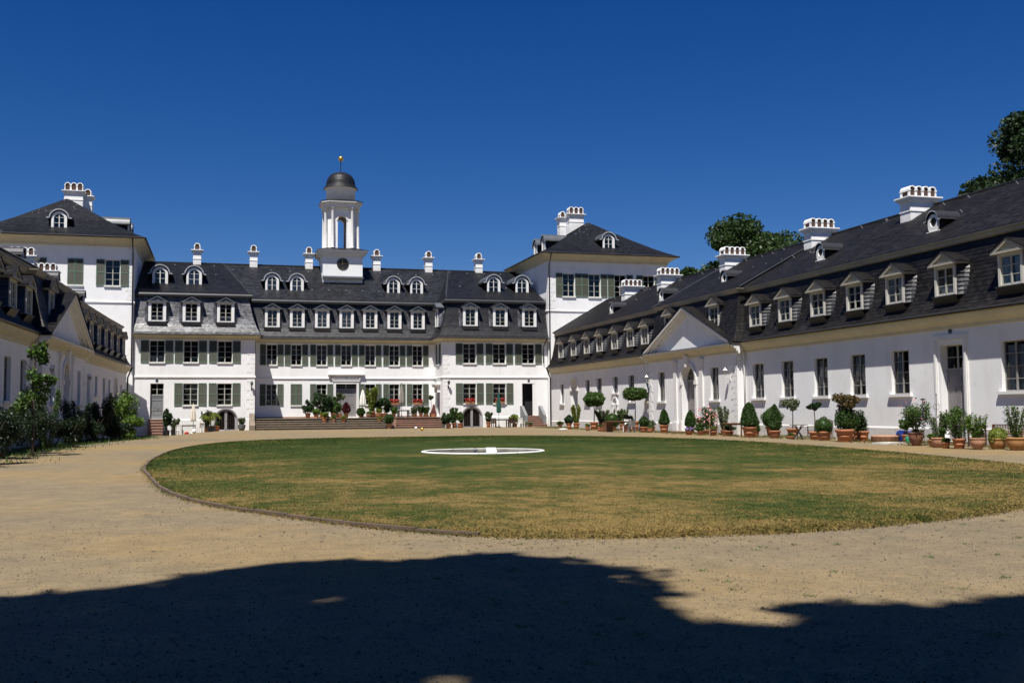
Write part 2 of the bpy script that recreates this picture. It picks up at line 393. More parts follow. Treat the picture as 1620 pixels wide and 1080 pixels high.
def window(parent, loc, rz, w_, h_, rows=4, arch=False, fm='frame', single=False, curtain=None, sub=True, nm='window'):
    fme, gme, one = window_meshes(w_, h_, 2, rows, arch, fm)
    o = link(nm, fme, parent, loc, rz)
    if single and one:
        X = w_/2; x = (-X+.07-.05)/2
        for c in (-1, 1):
            for k in range(rows): link('pane', one, o, (c*abs(x), .03, h_*(k+.5)/rows))
    else: link('pane', gme, o)
    if curtain == 'net':
        for s_ in (-1, 1): link('curtain', flat_mesh('curtain', w_*.32, h_*.92, 'curtain', 0, 5), o, (s_*w_*.30, .16, .03))
    elif curtain == 'full': link('curtain', flat_mesh('curtain', w_*.9, h_*.9, 'curtain', 0, 9), o, (0, .16, .05))
    elif curtain == 'half': link('curtain', flat_mesh('curtain', w_*.9, h_*.45, 'curtain', 0, 9), o, (0, .16, h_*.5))
    elif curtain == 'blind': link('blind', flat_mesh('blind', w_*.92, h_*.72, 'curtain_d'), o, (0, .13, h_*.26))
    elif curtain == 'low': link('curtain', flat_mesh('curtain', w_*.8, h_*.28, 'curtain', 0, 7), o, (0, .16, .08))
    return o
def shutter_mesh(w_, h_):
    k = ('sh', round(w_,2), round(h_,2))
    if k in CACHE: return CACHE[k]
    mb = MB(); t = .07; d = .045
    mb.box(-w_/2, -w_/2+t, -d, 0, 0, h_); mb.box(w_/2-t, w_/2, -d, 0, 0, h_)
    zm = h_*.5
    for a, c in ((0, .10), (zm-.045, zm+.045), (h_-.09, h_)): mb.box(-w_/2+t, w_/2-t, -d+.002, -.002, a, c)
    for a, c in ((.10, zm-.045), (zm+.045, h_-.09)):
        N = 11
        for i in range(N):
            z = a+(c-a)*i/N; hh = (c-a)/N
            mb.face([(-w_/2+t, -d+.008, z), (w_/2-t, -d+.008, z), (w_/2-t, -.006, z+hh*1.05), (-w_/2+t, -.006, z+hh*1.05)], 1)
    o = mb.obj('tmp', ['shutter', 'louvre']); me = o.data; bpy.data.objects.remove(o); CACHE[k] = me; return me
def shutters(parent, P, rz, a, zb, w_, h_, sw, n_, gap=.05, closed=False):
    """pair of louvred leaves folded back against the wall"""
    me = shutter_mesh(sw, h_+.06)
    for s_ in (-1, 1):
        ac = a + s_*(w_/2+gap+sw/2) if not closed else a + s_*(sw/2+.01)
        p = P(ac, -.02, zb-.03)
        link('shutter', me, parent, p, rz+random.uniform(-.035, .035))
def sill(parent, P, rz, a, zb, w_, pr=.14, th=.14, m='trim'):
    mb = MB().box(-w_/2, w_/2, -pr, .02, -th, 0); mb.box(-w_/2+.06, w_/2-.06, -pr*.6, .02, -th-.05, -th)
    mb.obj('sill', m, parent, P(a, 0, zb), rz)
def panel_door(parent, loc, rz, w_, h_, transom=0., leaves=2, m='door'):
    mb = MB(); hd = h_-transom
    mb.box(-w_/2, w_/2, .02, .08, 0, hd)
    lw = w_/leaves
    for i in range(leaves):
        x0 = -w_/2+lw*i; x1 = x0+lw
        for a, c in ((0, .12), (.12+hd*.0, .12)): pass
        s_ = .13
        mb.box(x0+.01, x0+s_, 0, .02, .02, hd-.02); mb.box(x1-s_, x1-.01, 0, .02, .02, hd-.02)
        for z0, z1 in ((.02, .26), (hd*.36, hd*.36+.14), (hd*.80, hd*.80+.12), (hd-.16, hd-.02)): mb.box(x0+s_, x1-s_, 0, .02, z0, z1)
        for z0, z1 in ((.34, hd*.36-.08), (hd*.36+.22, hd*.80-.08)): mb.box(x0+s_+.08, x1-s_-.08, .005, .02, z0, z1)
    o = mb.obj('door', m, parent, loc, rz)
    MB().box(.05, .10, -.08, 0, hd*.45, hd*.45+.04).box(.06, .09, -.03, .0, hd*.42, hd*.49).obj('handle', 'lead_bright', o)
    if transom:
        fme, gme, one = window_meshes(w_, transom-.1, 2, 2, False, 'frame'); 
        MB().box(-w_/2, w_/2, -.03, .08, hd, hd+.1).obj('transom_bar', m, o)
        link('transom_window', fme, o, (0, 0, hd+.1)); link('pane', gme, o, (0, 0, hd+.1))
    return o
def lantern(parent, loc, rz, m='black'):
    mb = MB()
    mb.bar((0,0,0), (0,-.34,.1), .03); mb.box(-.06, .06, -.02, .02, -.16, .16)
    mb.bar((0,-.34,.1), (0,-.34,.22), .025)
    mb.lathe([(.04,.20),(.06,.24)], 6, (0,-.34,0)); mb.lathe([(.15,.46),(.16,.48),(.05,.60),(.02,.68)], 6, (0,-.34,0))
    for k in range(6): a = k*math.pi/3; mb.bar((.06*math.cos(a), -.34+.06*math.sin(a), .24), (.14*math.cos(a), -.34+.14*math.sin(a), .47), .018)
    o = mb.obj('wall_lantern', m, parent, loc, rz); MB().lathe([(.05,.25),(.125,.46)], 6, (0,-.34,0)).obj('lantern_glass', 'lampglass', o); return o
def downpipe(parent, pts, r=.055, m='gutter'):
    return MB().tube(pts, r, 8).obj('downpipe', m, parent, smooth=True)
def plate(parent, loc, rz):
    return MB().box(-.11, .11, -.03, 0, -.09, .09).obj('number_plate', 'navy', parent, loc, rz)
QU = {}
def quoins(parent, o, u, z0, z1, right=True, pitch=.42):
    """corner blocks, slightly proud, alternating long and short"""
    rz = math.atan2(u[1], u[0]); z = z0; i = 0
    while z+pitch < z1:
        wl = .72 if i % 2 == 0 else .52
        k = (wl, right)
        if k not in QU:
            mb = MB().box(-wl if right else 0, 0 if right else wl, -.018, .03, .012, pitch-.012); q = mb.obj('tmp', 'plaster'); QU[k] = q.data; bpy.data.objects.remove(q)
        link('quoin', QU[k], parent, (o[0], o[1], z), rz); z += pitch; i += 1

# ------------------------------------------------------------------ dormers and chimneys
def pediment_dormer(parent, W, H, gw, gh, yroof, grey, rows, curtain, single=False, slate='slate', flare=.40):
    """front at y=0 facing -y, z=0 at the sill; yroof(z) = distance back to the roof surface"""
    jw = .25 if grey else .13; mb = MB(); hw = W/2
    mb.box(-hw, -hw+jw, 0, .35, 0, H); mb.box(hw-jw, hw, 0, .35, 0, H); mb.box(-hw+jw, hw-jw, .02, .3, H-.10, H); mb.box(-hw+jw, hw-jw, .02, .3, 0, .07)
    mb.face([(-hw+jw, .2, .05), (hw-jw, .2, .05), (hw-jw, .2, H), (-hw+jw, .2, H)], 1)  # black backing face paints the attic's darkness behind the pane
    d = mb.obj('dormer', ['white' if grey else 'casing', 'dark'], parent)
    yb = yroof(H+gh)+.35; g = gw/2; mb = MB(); t = .11
    mb.prism([(-g, 0), (g, 0), (g, .10), (-g, .10)], -.16, yb)
    for s_ in (-1, 1):
        mb.face([(s_*g, -.16, .10), (0, -.16, gh), (0, -.16, gh-.14), (s_*(g-.32), -.16, .10)])
        mb.face([(s_*(g-.32), -.16, .10), (0, -.16, gh-.14), (0, -.06, gh-.14), (s_*(g-.32), -.06, .10)])
    mb.face([(-g+.32, -.06, .10), (g-.32, -.06, .10), (0, -.06, gh-.14)])
    mb.obj('pediment', 'lead' if grey else 'pediment', d, (0, 0, H))
    if not grey:
        pass
    rm = MB(); um = MB()
    for s_ in (-1, 1):
        A, B, C, D = ((s_*(g+.05), -.20, .11), (s_*(g+.05), yb, .11), (0, yb, gh+.03), (0, -.20, gh+.03))
        um.face([A, B, C, D]); 
        if grey: um.face([(p[0], p[1], p[2]+.03) for p in (A, B, C, D)])
        else:
            if s_ > 0: slates(rm, A, B, C, D, .26, .17)
            else: slates(rm, B, A, D, C, .26, .17)
    if grey: um.obj('dormer_roof', 'lead', d, (0, 0, H))
    else: rm.v and rm.obj('dormer_roof', slate, d, (0, 0, H)); um.obj('roof_deck', 'underlay', d, (0, 0, H-.004))
    for s_ in (-1, 1):
        ck = MB(); n_ = max(5, round((H+.1)/.2))
        for i in range(n_):
            za, zb = H*i/n_, min(H, H*(i+1.1)/n_)
            fl_a = flare*(.75+.45*(1-za/H)); fl_b = flare*(.75+.45*(1-zb/H))
            ya, yb2 = yroof(za)+.08, yroof(zb)+.08
            o_ = .06
            pts = [(s_*(hw+.01+o_), .06, za), (s_*(hw+fl_a+o_), ya, za), (s_*(hw+fl_b), yb2, zb), (s_*(hw+.01), .06, zb)]
            mid_a = (s_*(hw+fl_a*.35+o_), .06+(ya-.06)*.55, za); mid_b = (s_*(hw+fl_b*.35), .06+(yb2-.06)*.55, zb)
            q1 = [pts[0], mid_a, mid_b, pts[3]]; q2 = [mid_a, pts[1], pts[2], mid_b]
            for q in (q1, q2): ck.face(q if s_ > 0 else q[::-1])
        ck.obj('cheek', 'cheek' if slate != 'slate_brown' else 'slate_mid', d)
    MB().face([(-hw-.08, -.10, -.02), (hw+.08, -.10, -.02), (hw+.12, max(-.05, yroof(-.36)-.04) if yroof(-.36) < .4 else -.02, -.36), (-hw-.12, max(-.05, yroof(-.36)-.04) if yroof(-.36) < .4 else -.02, -.36)]).box(-hw-.06, hw+.06, -.12, .1, -.05, 0).obj('apron', 'lead' if grey else 'gutter', d)
    ww, wh = W-2*jw, H-.17
    fme, gme, one = window_meshes(ww, wh, 2, rows, False, 'frame', .05)
    link('casement', fme, d, (0, .07, .07))
    if single:
        X = ww/2; x = (X-.055+.05)/2
        q = flat_mesh('pane', X-.11, wh/rows-.04, 'glass')
        for c in (-1, 1):
            for k in range(rows): link('pane', q, d, (c*x, .10, .07+wh*k/rows+.02))
    else: link('pane', gme, d, (0, .07, .07))
    if curtain == 'full': link('curtain', flat_mesh('curtain', ww*.95, wh*.95, 'curtain', 0, 7), d, (0, .12, .08))
    if curtain == 'low': link('curtain', flat_mesh('curtain', ww*.8, wh*.35, 'curtain', 0, 5), d, (0, .12, .08))
    if curtain == 'net':
        for s_ in (-1, 1): link('curtain', flat_mesh('curtain', ww*.30, wh*.92, 'curtain', 0, 4), d, (s_*ww*.30, .12, .08))
    return d
def round_dormer(parent, W, H, back, rows=3, curtain=None):
    """arched dormer: white casing, lead hood with flared wings; z=0 at the sill, front at y=0"""
    hw = W/2; r = hw; hs = H-r; ro = r; ri = r-.20; mb = MB(); N = 14
    mb.box(-hw, -hw+.2, 0, .3, 0, hs); mb.box(hw-.2, hw, 0, .3, 0, hs); mb.box(-hw+.2, hw-.2, .02, .3, 0, .08)
    for k in range(N):
        a, c = math.pi*k/N, math.pi*(k+1)/N
        mb.prism([(-ro*math.cos(a), hs+ro*math.sin(a)), (-ro*math.cos(c), hs+ro*math.sin(c)), (-ri*math.cos(c), hs+ri*math.sin(c)), (-ri*math.cos(a), hs+ri*math.sin(a))], 0, .3)
    mb.face([(-hw+.1, .22, 0), (hw-.1, .22, 0), (hw-.1, .22, H-.25), (-hw+.1, .22, H-.25)], 1)  # black backing face in place of the attic's shade
    d = mb.obj('dormer', ['white', 'dark'], parent)
    hd = MB(); rh = r+.10; th = .11
    arc = [(-rh*math.cos(math.pi*k/N), hs+.02+rh*math.sin(math.pi*k/N)) for k in range(N+1)]
    arc = [(-rh-.30, hs-.02), (-rh-.10, hs+.01)] + arc + [(rh+.10, hs+.01), (rh+.30, hs-.02)]
    for (x0, z0), (x1, z1) in zip(arc, arc[1:]):
        dx, dz = x1-x0, z1-z0; l_ = math.hypot(dx, dz); nx, nz = -dz/l_*th, dx/l_*th
        hd.face([(x0, -.14, z0), (x1, -.14, z1), (x1+nx, -.14, z1+nz), (x0+nx, -.14, z0+nz)], 1)
        hd.face([(x0, -.14, z0), (x1, -.14, z1), (x1, back, z1), (x0, back, z0)])
        hd.face([(x0+nx, -.14, z0+nz), (x1+nx, -.14, z1+nz), (x1+nx, back, z1+nz), (x0+nx, back, z0+nz)])
    hd.obj('hood', ['lead', 'lead_bright'], d, smooth=False)
    for s_ in (-1, 1):
        ck = MB()
        A, B, C, D = (s_*(hw+.01), .05, 0), (s_*(hw+.01), back*.9, 0), (s_*(hw+.01), back*.9, hs+.1), (s_*(hw+.01), .05, hs+.1)
        slates(ck, *((A, B, C, D) if s_ > 0 else (B, A, D, C)), .26, .17)
        ck.obj('cheek', 'slate', d)
    MB().box(-hw-.1, hw+.1, -.1, .05, -.08, 0).face([(-hw-.1, -.1, -.04), (hw+.1, -.1, -.04), (hw+.15, -.45, -.20), (-hw-.15, -.45, -.20)]).obj('apron', 'lead', d)
    fme, gme, one = window_meshes(2*ri, H-.2-.08, 2, rows, True, 'frame_w', .055)
    link('casement', fme, d, (0, .08, .08)); link('pane', gme, d, (0, .08, .08))
    if curtain == 'full': link('curtain', flat_mesh('curtain', ri*1.9, H-.75, 'curtain', 0, 6), d, (0, .14, .1))
    return d
def oculus_dormer(parent):
    mb = MB(); N = 16; r = .27; zc = .62
    out = []
    for k in range(N):
        a = 2*math.pi*k/N; out.append((math.cos(a), math.sin(a)))
    def edge(a):
        c, s_ = math.cos(a), math.sin(a)
        if s_ >= 0: return (.46*c, zc+.46*s_)
        return (.46*c*(1+.5*(-s_)**2), zc+s_*zc)
    for k in range(N):
        a, c = 2*math.pi*k/N, 2*math.pi*(k+1)/N
        e0, e1 = edge(a), edge(c)
        mb.prism([e0, e1, (r*math.cos(c), zc+r*math.sin(c)), (r*math.cos(a), zc+r*math.sin(a))], 0, .14)
    mb.prism([(-.62, 0), (.62, 0), (.55, .1), (-.55, .1)], -.04, .16)
    d = mb.obj('oculus_dormer', 'trim', parent)
    MB().face([(r*1.05*x, .07, zc+r*1.05*z) for x, z in out]).obj('pane', 'dark', d)  # opaque disc, the darkness behind the glass put into its colour
    hd = MB(); back = 1.5; rh = .5
    arc = [(-.72, zc+.02), (-.56, zc+.05)] + [(-rh*math.cos(math.pi*k/12), zc+.1+rh*math.sin(math.pi*k/12)) for k in range(13)] + [(.56, zc+.05), (.72, zc+.02)]
    for (x0, z0), (x1, z1) in zip(arc, arc[1:]):
        hd.face([(x0, -.1, z0), (x1, -.1, z1), (x1, back, z1), (x0, back, z0)])
        hd.face([(x0, -.1, z0), (x1, -.1, z1), (x1, -.1, z1+.07), (x0, -.1, z0+.07)], 1)
        hd.face([(x0, -.1, z0+.07), (x1, -.1, z1+.07), (x1, back, z1+.07), (x0, back, z0+.07)])
    hd.obj('hood', ['gutter', 'lead_bright'], d)
    for s_ in (-1, 1):
        ck = MB()
        A, B, C, D = (s_*.47, .05, .0), (s_*.5, back*.9, .0), (s_*.5, back*.9, zc+.1), (s_*.47, .05, zc+.1)
        slates(ck, *((A, B, C, D) if s_ > 0 else (B, A, D, C)), .25, .16)
        ck.obj('cheek', 'slate_brown', d)
    return d
def chimney(parent, loc, Lx, Dy, H, arches, cell=.5, rz=0.):
    """plastered stack: z=0 roof level, band, cornice and a row of arched flue covers"""
    X, Y = Lx/2, Dy/2; mb = MB()
    mb.box(-X, X, -Y, Y, -1.6, H); 
    mb.box(-X-.035, X+.035, -Y-.035, Y+.035, H*.45, H*.45+.09)
    for e, a, c in ((.08, H, H+.09), (.16, H+.09, H+.20), (.22, H+.20, H+.27)): mb.box(-X-e, X+e, -Y-e, Y+e, a, c)
    o = mb.obj('chimney', 'plaster', parent, loc, rz)
    cw = Lx/arches if arches > 1 else .62; r = cw*.37; ro = cw*.50; base = H+.27; post = cw*(.92 if arches > 1 else .65); N = 8; D = Y*.92
    X = cw*arches/2
    for i in range(arches):
        mb = MB(); cx = -X+cw*(i+.5)
        for y0, y1 in ((-D, -D+.16), (D-.16, D)):
            for s_ in (-1, 1): 
                x0, x1 = (cx-cw/2+.006, cx-r) if s_ < 0 else (cx+r, cx+cw/2-.006)
                mb.box(x0, x1, y0, y1, base, base+post)
        for s_ in (-1, 1):
            x0, x1 = (cx-cw/2+.006, cx-r) if s_ < 0 else (cx+r, cx+cw/2-.006)
            mb.box(x0-.02, x1+.02, -D-.03, D+.03, base+post-.07, base+post)
        for k in range(N):
            a, c = math.pi*k/N, math.pi*(k+1)/N
            mb.prism([(cx-min(ro, cw*.5)*math.cos(a), base+post+ro*math.sin(a)), (cx-min(ro, cw*.5)*math.cos(c), base+post+ro*math.sin(c)), (cx-r*math.cos(c), base+post+r*math.sin(c)), (cx-r*math.cos(a), base+post+r*math.sin(a))], -D, D)
        mb.obj('flue_cover', 'plaster', o)
        MB().box(cx-r*.93, cx+r*.93, -D*.82, D*.82, base, base+post+r*.45).box(cx-r*.6, cx+r*.6, -D*.82, D*.82, base+post+r*.45, base+post+r*.85).obj('flue', 'flue', o)  # dark block added to fill the arch so its opening looks shaded
    return o

# ================================================================== PALACE (centre and two pavilions)
AX = 12.25
palace = thing('palace_building', 'long white palace block with clock tower, green shutters and slate mansard roof', 'building', (0, 0, 0))
XL, XR, P1, P2 = -7.5, 32.05, 3.25, 21.2
YF, YC, YB = 100.0, 104.0, 118.0
ZE = 8.62          # wall top under the eaves
TZ = 1.05          # terrace floor
path = [(XL, YF), (P1, YF), (P1, YC), (P2, YC), (P2, YF), (XR, YF)]
upx, uw, uh, uz = {}, {}, 2.0, 6.3
cwx = [4.96, 7.33, 9.80, 12.23, 14.62, 17.06, 19.45]
lpx = [-5.48, -2.52, 0.51]; rpx = [23.94, 27.0, 30.04]
CW, PW = 1.0, 1.3
wm = MB()
ops = [(x-XL-PW/2, x-XL+PW/2, 6.3, 8.3, False) for x in lpx]
ops += [(x-XL-PW/2, x-XL+PW/2, 2.36, 4.36, False) for x in lpx[1:]]
ops += [(-6.03-XL, -4.87-XL, 1.12, 4.36, False), (.65-.96-XL, .65+.96-XL, -.02, 1.98, True, .35)]
PL = wall_face(wm, (XL, YF), (1, 0), P1-XL, -.7, ZE, ops, .24)
wall_face(wm, (P1, YF), (0, 1), YC-YF, -.7, ZE, [], .24)
ops = [(x-P1-CW/2, x-P1+CW/2, 6.28, 8.28, False) for x in cwx]
ops += [(x-P1-CW/2, x-P1+CW/2, 2.32, 4.38, False) for i, x in enumerate(cwx) if i != 3]
ops += [(11.2-P1, 13.26-P1, TZ+.1, 4.42, False, .45)]
PC = wall_face(wm, (P1, YC), (1, 0), P2-P1, -.7, ZE, ops, .24)
ops = [(1.45, 2.55, 6.3, 8.3, False), (1.4, 2.6, TZ+.1, 3.7, False)]
PS = wall_face(wm, (P2, YC), (0, -1), YC-YF, -.7, ZE, ops, .24)
ops = [(x-P2-PW/2, x-P2+PW/2, 6.34, 8.3, False) for x in rpx]
ops += [(x-P2-PW/2, x-P2+PW/2, 2.36, 4.34, False) for x in rpx[:2]]
ops += [(29.36-P2, 30.72-P2, 1.10, 4.34, False, .4), (24.15-.97-P2, 24.15+.97-P2, .0, 2.02, True, .35)]
PR = wall_face(wm, (P2, YF), (1, 0), XR-P2, -.7, ZE, ops, .24)
for a, c in (((XR, YF), (XR, YB)), ((XR, YB), (XL, YB)), ((XL, YB), (XL, YF))):
    wm.face([(*a, -.7), (*c, -.7), (*c, ZE), (*a, ZE)])
wm.obj('wall', 'plaster', palace)
im = MB()
for p, q in zip(mitred(path, -.75), mitred(path, -.75)[1:]): im.face([(*p, -.5), (*q, -.5), (*q, 8.6), (*p, 8.6)])
im.obj('dark_backing', 'dark', palace)  # added black sheet, paints the rooms behind the windows dark
sweep(MB(), path, [(0, 4.86), (.07, 4.88), (.09, 4.98), (.02, 5.06), (0, 5.06)]).obj('string_course', 'trim', palace)
for nm, p0, gaps in (('plinth', [(XL, YF), (-6.25, YF)], 0), ('plinth', [(-4.6, YF), (-.5, YF)], 0), ('plinth', [(1.8, YF), (P1, YF)], 0), ('plinth', [(P2, YF), (23.0, YF)], 0), ('plinth', [(25.3, YF), (29.1, YF)], 0), ('plinth', [(30.95, YF), (XR, YF)], 0)):
    sweep(MB(), p0, [(0, -.7), (.06, -.7), (.06, 1.02), (0, 1.10)]).obj(nm, 'plaster', palace)
sweep(MB(), [(P1, YC), (11.0, YC)], [(0, TZ), (.05, TZ), (.05, TZ+.14), (0, TZ+.14)]).obj('plinth', 'step', palace)
sweep(MB(), [(13.5, YC), (P2, YC)], [(0, TZ), (.05, TZ), (.05, TZ+.14), (0, TZ+.14)]).obj('plinth', 'step', palace)
sweep(MB(), path, [(0, 8.42), (.04, 8.45), (.05, 8.58), (.13, 8.67), (.34, 8.75), (.52, 8.80), (0, 8.80)]).obj('cornice', 'cream', palace)
sweep(MB(), path, [(.58, 8.80), (.70, 8.78), (.74, 8.86), (.70, 8.90), (.60, 8.86)]).obj('gutter', 'gutter', palace)
# lower mansard, one roof part per block: the left pavilion keeps older, paler slates
MAN = [(.66, 8.87), (.42, 9.08), (.20, 9.42), (.02, 9.85), (-.16, 10.4), (-.32, 11.0), (-.48, 11.7), (-.62, 12.42)]
und = MB()
for rng, mt in (((0, 1), 'slate_grey'), ((1, 2), 'slate_mid'), ((2, 3), 'slate_mid'), ((3, 5), 'slate')):
    sm = MB(); rings = [mitred(path, bo) for bo, z in MAN]
    for i in range(*rng):
        for j in range(len(MAN)-1):
            a, b_ = rings[j], rings[j+1]; za, zb = MAN[j][1], MAN[j+1][1]
            roof_quad(und, sm, (*a[i], za), (*a[i+1], za), (*b_[i+1], zb), (*b_[i], zb), w=.27, h=.19, off=j*.5)
    sm.obj('slates', mt, palace, kind='stuff')
# kink cornice with gutter and snow rail
sweep(MB(), path, [(-.62, 12.36), (-.30, 12.42), (-.26, 12.62), (-.34, 12.74), (-.62, 12.74)]).obj('roof_cornice', 'gutter', palace)
rail = MB()
for p, q in zip(mitred(path, -.42), mitred(path, -.42)[1:]):
    for z in (12.90, 13.02): rail.bar((*p, z), (*q, z), .025)
    L_ = (Vector(q)-Vector(p)).length; k = max(2, int(L_/1.9))
    for i in range(k+1):
        c = Vector(p).lerp(Vector(q), i/k); rail.bar((c.x, c.y, 12.72), (c.x, c.y, 13.04), .03)
rail.obj('snow_rail', 'gutter', palace)
# upper roof
ZK, ZR, YR = 12.74, 17.05, 111.0
k_ = mitred(path, -.45); H1, H2 = .3, 24.2
sm = MB()
roof_quad(und, sm, (*k_[0], ZK), (*k_[1], ZK), (H1, YR, ZR), (XL, YR, ZR)); sm.obj('slates', 'slate', palace, kind='stuff'); sm = MB()
roof_quad(und, sm, (*k_[1], ZK), (*k_[2], ZK), (H1, YR, ZR), (H1, YR, ZR))
roof_quad(und, sm, (*k_[2], ZK), (*k_[3], ZK), (H2, YR, ZR), (H1, YR, ZR)); 
roof_quad(und, sm, (*k_[3], ZK), (*k_[4], ZK), (H2, YR, ZR), (H2, YR, ZR)); sm.obj('slates', 'slate_mid', palace, kind='stuff'); sm = MB()
roof_quad(und, sm, (*k_[4], ZK), (*k_[5], ZK), (XR, YR, ZR), (H2, YR, ZR)); sm.obj('slates', 'slate', palace, kind='stuff')
und.face([(XL, YR, ZR), (XR, YR, ZR), (XR, YB+.5, 12.6), (XL, YB+.5, 12.6)]); und.face([(XL, YB+.5, 12.6), (XR, YB+.5, 12.6), (XR, YB+.5, 8.6), (XL, YB+.5, 8.6)])
und.obj('roof_deck', 'underlay', palace, (0, 0, -.006))
MB().bar((XL, YR, ZR+.03), (XR, YR, ZR+.03), .30, .09).obj('ridge_cap', 'gutter', palace)
for a, c in (((*k_[1], ZK+.03), (H1, YR, ZR+.03)), ((*k_[4], ZK+.03), (H2, YR, ZR+.03))): MB().bar(a, c, .16, .06).obj('hip_cap', 'gutter', palace)
hk = MB()       # snow hooks and ladder hooks dotted on the slates
for x, y in [(XL+1.2+1.9*i, 109.6+.3*random.random()) for i in range(20)] + [(9.0+i*1.7, 106.2) for i in range(5)] + [(-.4, 106.5), (24.0, 104.6), (28.9, 104.3)]:
    z = (ZK+(y-100.45)/(YR-100.45)*(ZR-ZK)) if (x < 1 or x > 23.6) else (ZK+(y-104.45)/(YR-104.45)*(ZR-ZK))
    hk.bar((x, y, z), (x, y-.12, z+.16), .05); hk.box(x-.05, x+.05, y-.2, y-.1, z+.1, z+.16)
hk.obj('roof_hook', 'lead_bright', palace, kind='stuff')

# windows of the palace
def shuttered(P, rz, xs, off, zb, h_, w_, sw, curt, closed=()):
    for i, x in enumerate(xs):
        a = x-off
        if i in closed: shutters(palace, P, rz, a, zb, w_, h_, w_/2+.03, None, closed=True)
        else:
            window(palace, P(a, .17, zb), rz, w_, h_, 4, curtain=curt[i % len(curt)])
            shutters(palace, P, rz, a, zb, w_, h_, sw, None)
        sill(palace, P, rz, a, zb, w_+.12, .10, .10)
shuttered(PL, 0, lpx, XL, 6.3, 2.0, PW, .72, ['low', None, None])
shuttered(PL, 0, lpx[1:], XL, 2.36, 2.0, PW, .72, [None, None])
shuttered(PC, 0, cwx, P1, 6.28, 2.0, CW, .58, ['low', None, 'blind', 'blind', 'blind', None, None])
shuttered(PC, 0, [x for i, x in enumerate(cwx) if i != 3], P1, 2.32, 2.06, CW, .58, ['blind', None, None, None, None, None], closed=(1,))
shuttered(PR, 0, rpx, P2, 6.34, 1.96, PW, .72, [None]*3)
shuttered(PR, 0, rpx[:2], P2, 2.36, 1.98, PW, .72, [None]*2)
window(palace, PS(2.0, .17, 6.3), -math.pi/2, 1.1, 2.0); shutters(palace, PS, -math.pi/2, 2.0, 6.3, 1.1, 2.0, .55, None); sill(palace, PS, -math.pi/2, 2.0, 6.3, 1.3, .1, .1)
panel_door(palace, PS(2.0, .18, TZ+.1), -math.pi/2, 1.2, 2.55, 0, 1)
hb = MB(); hb.box(-.95, .95, -.62, 0, 0, .10); hb.prism([(-.8, 0), (.8, 0), (.7, -.22), (-.7, -.22)], -.5, 0); hb.box(-.72, -.55, -.28, 0, -.75, -.2); hb.box(.55, .72, -.28, 0, -.75, -.2)
hb.obj('door_hood', 'trim', palace, PS(2.0, 0, 4.25), -math.pi/2)
# main portal
panel_door(palace, (12.23, YC+.30, TZ+.1), 0, 2.06, 3.27, .62, 2)
pf = MB(); y0 = YC-.10
pf.box(10.98, 11.2, y0, YC+.02, TZ, 4.42); pf.box(13.26, 13.48, y0, YC+.02, TZ, 4.42); pf.box(10.98, 13.48, y0, YC+.02, 4.42, 4.66); pf.box(10.88, 13.58, y0-.06, YC+.02, 4.66, 4.76)
pf.obj('portal_frame', 'trim', palace)
cp = MB(); cp.box(10.42, 14.05, YC-.30, YC, 5.30, 5.42); cp.box(10.6, 13.87, YC-.2, YC, 5.18, 5.30); cp.face([(10.42, YC-.30, 5.423), (14.05, YC-.30, 5.423), (14.05, YC, 5.52), (10.42, YC, 5.52)])
for x in (10.9, 13.56): cp.prism([(x-.07, 5.18), (x+.07, 5.18), (x+.07, 4.85), (x-.07, 4.85)], YC-.15, YC)
cp.obj('portal_canopy', 'trim', palace)
plate(palace, (12.25, YC-.02, 4.98), 0)
# side doors of the pavilions with outside steps
panel_door(palace, (-5.45, YF+.2, 1.12), 0, 1.16, 3.24, 1.15, 1, 'stonegrey'); plate(palace, (-5.47, YF-.01, 4.62), 0)
dd = MB(); dd.box(29.37, 29.43, YF+.30, YF+1.3, 1.12, 4.3); dd.obj('door', 'door', palace, (0, 0, 0))
MB().box(30.45, 30.71, YF+.02, YF+.05, 1.12, 4.3).obj('door_reveal', 'white', palace)
plate(palace, (30.05, YF-.01, 4.62), 0)
for i in range(6):
    z1 = 1.10-.205*i; MB().box(29.5, 30.9+(.12*i), YF-.3*(i+1)-.35, YF-.3*i-.35+.3 if i else YF, z1-.206, z1-.05).box(29.5, 30.93+(.12*i), YF-.3*(i+1)-.40, YF-.3*i-.35+.3 if i else YF, z1-.05, z1).obj('step', 'step', palace)
for x0 in (29.12, 31.05):
    q = MB(); pts = [(0, -.6), (0, 2.1), (-.35, 2.1), (-1.75, 1.15), (-1.75, -.6)]
    i0 = len(q.v); k = len(pts)
    q.v += [(x0, YF+y, z) for y, z in pts] + [(x0+.28, YF+y, z) for y, z in pts]
    q.f += [tuple(range(k))[::-1], tuple(range(k, 2*k))] + [(j, (j+1) % k, k+(j+1) % k, k+j) for j in range(k)]; q.m += [0]*(k+2)
    q.obj('stair_cheek', 'stonegrey', palace)
for i in range(6):
    z1 = 1.10-.25*i; MB().box(-6.1, -4.8, YF-.28*(i+1)-.2, YF-.28*i-.2+.28 if i else YF, z1-.251, z1-.05).box(-6.14, -4.8, YF-.28*(i+1)-.25, YF-.28*i-.2+.28 if i else YF, z1-.05, z1).obj('step', 'step', palace)
MB().box(-4.79, -4.72, YF-1.7, YF-.06, -.7, 1.12).obj('stair_cheek', 'gutter', palace)
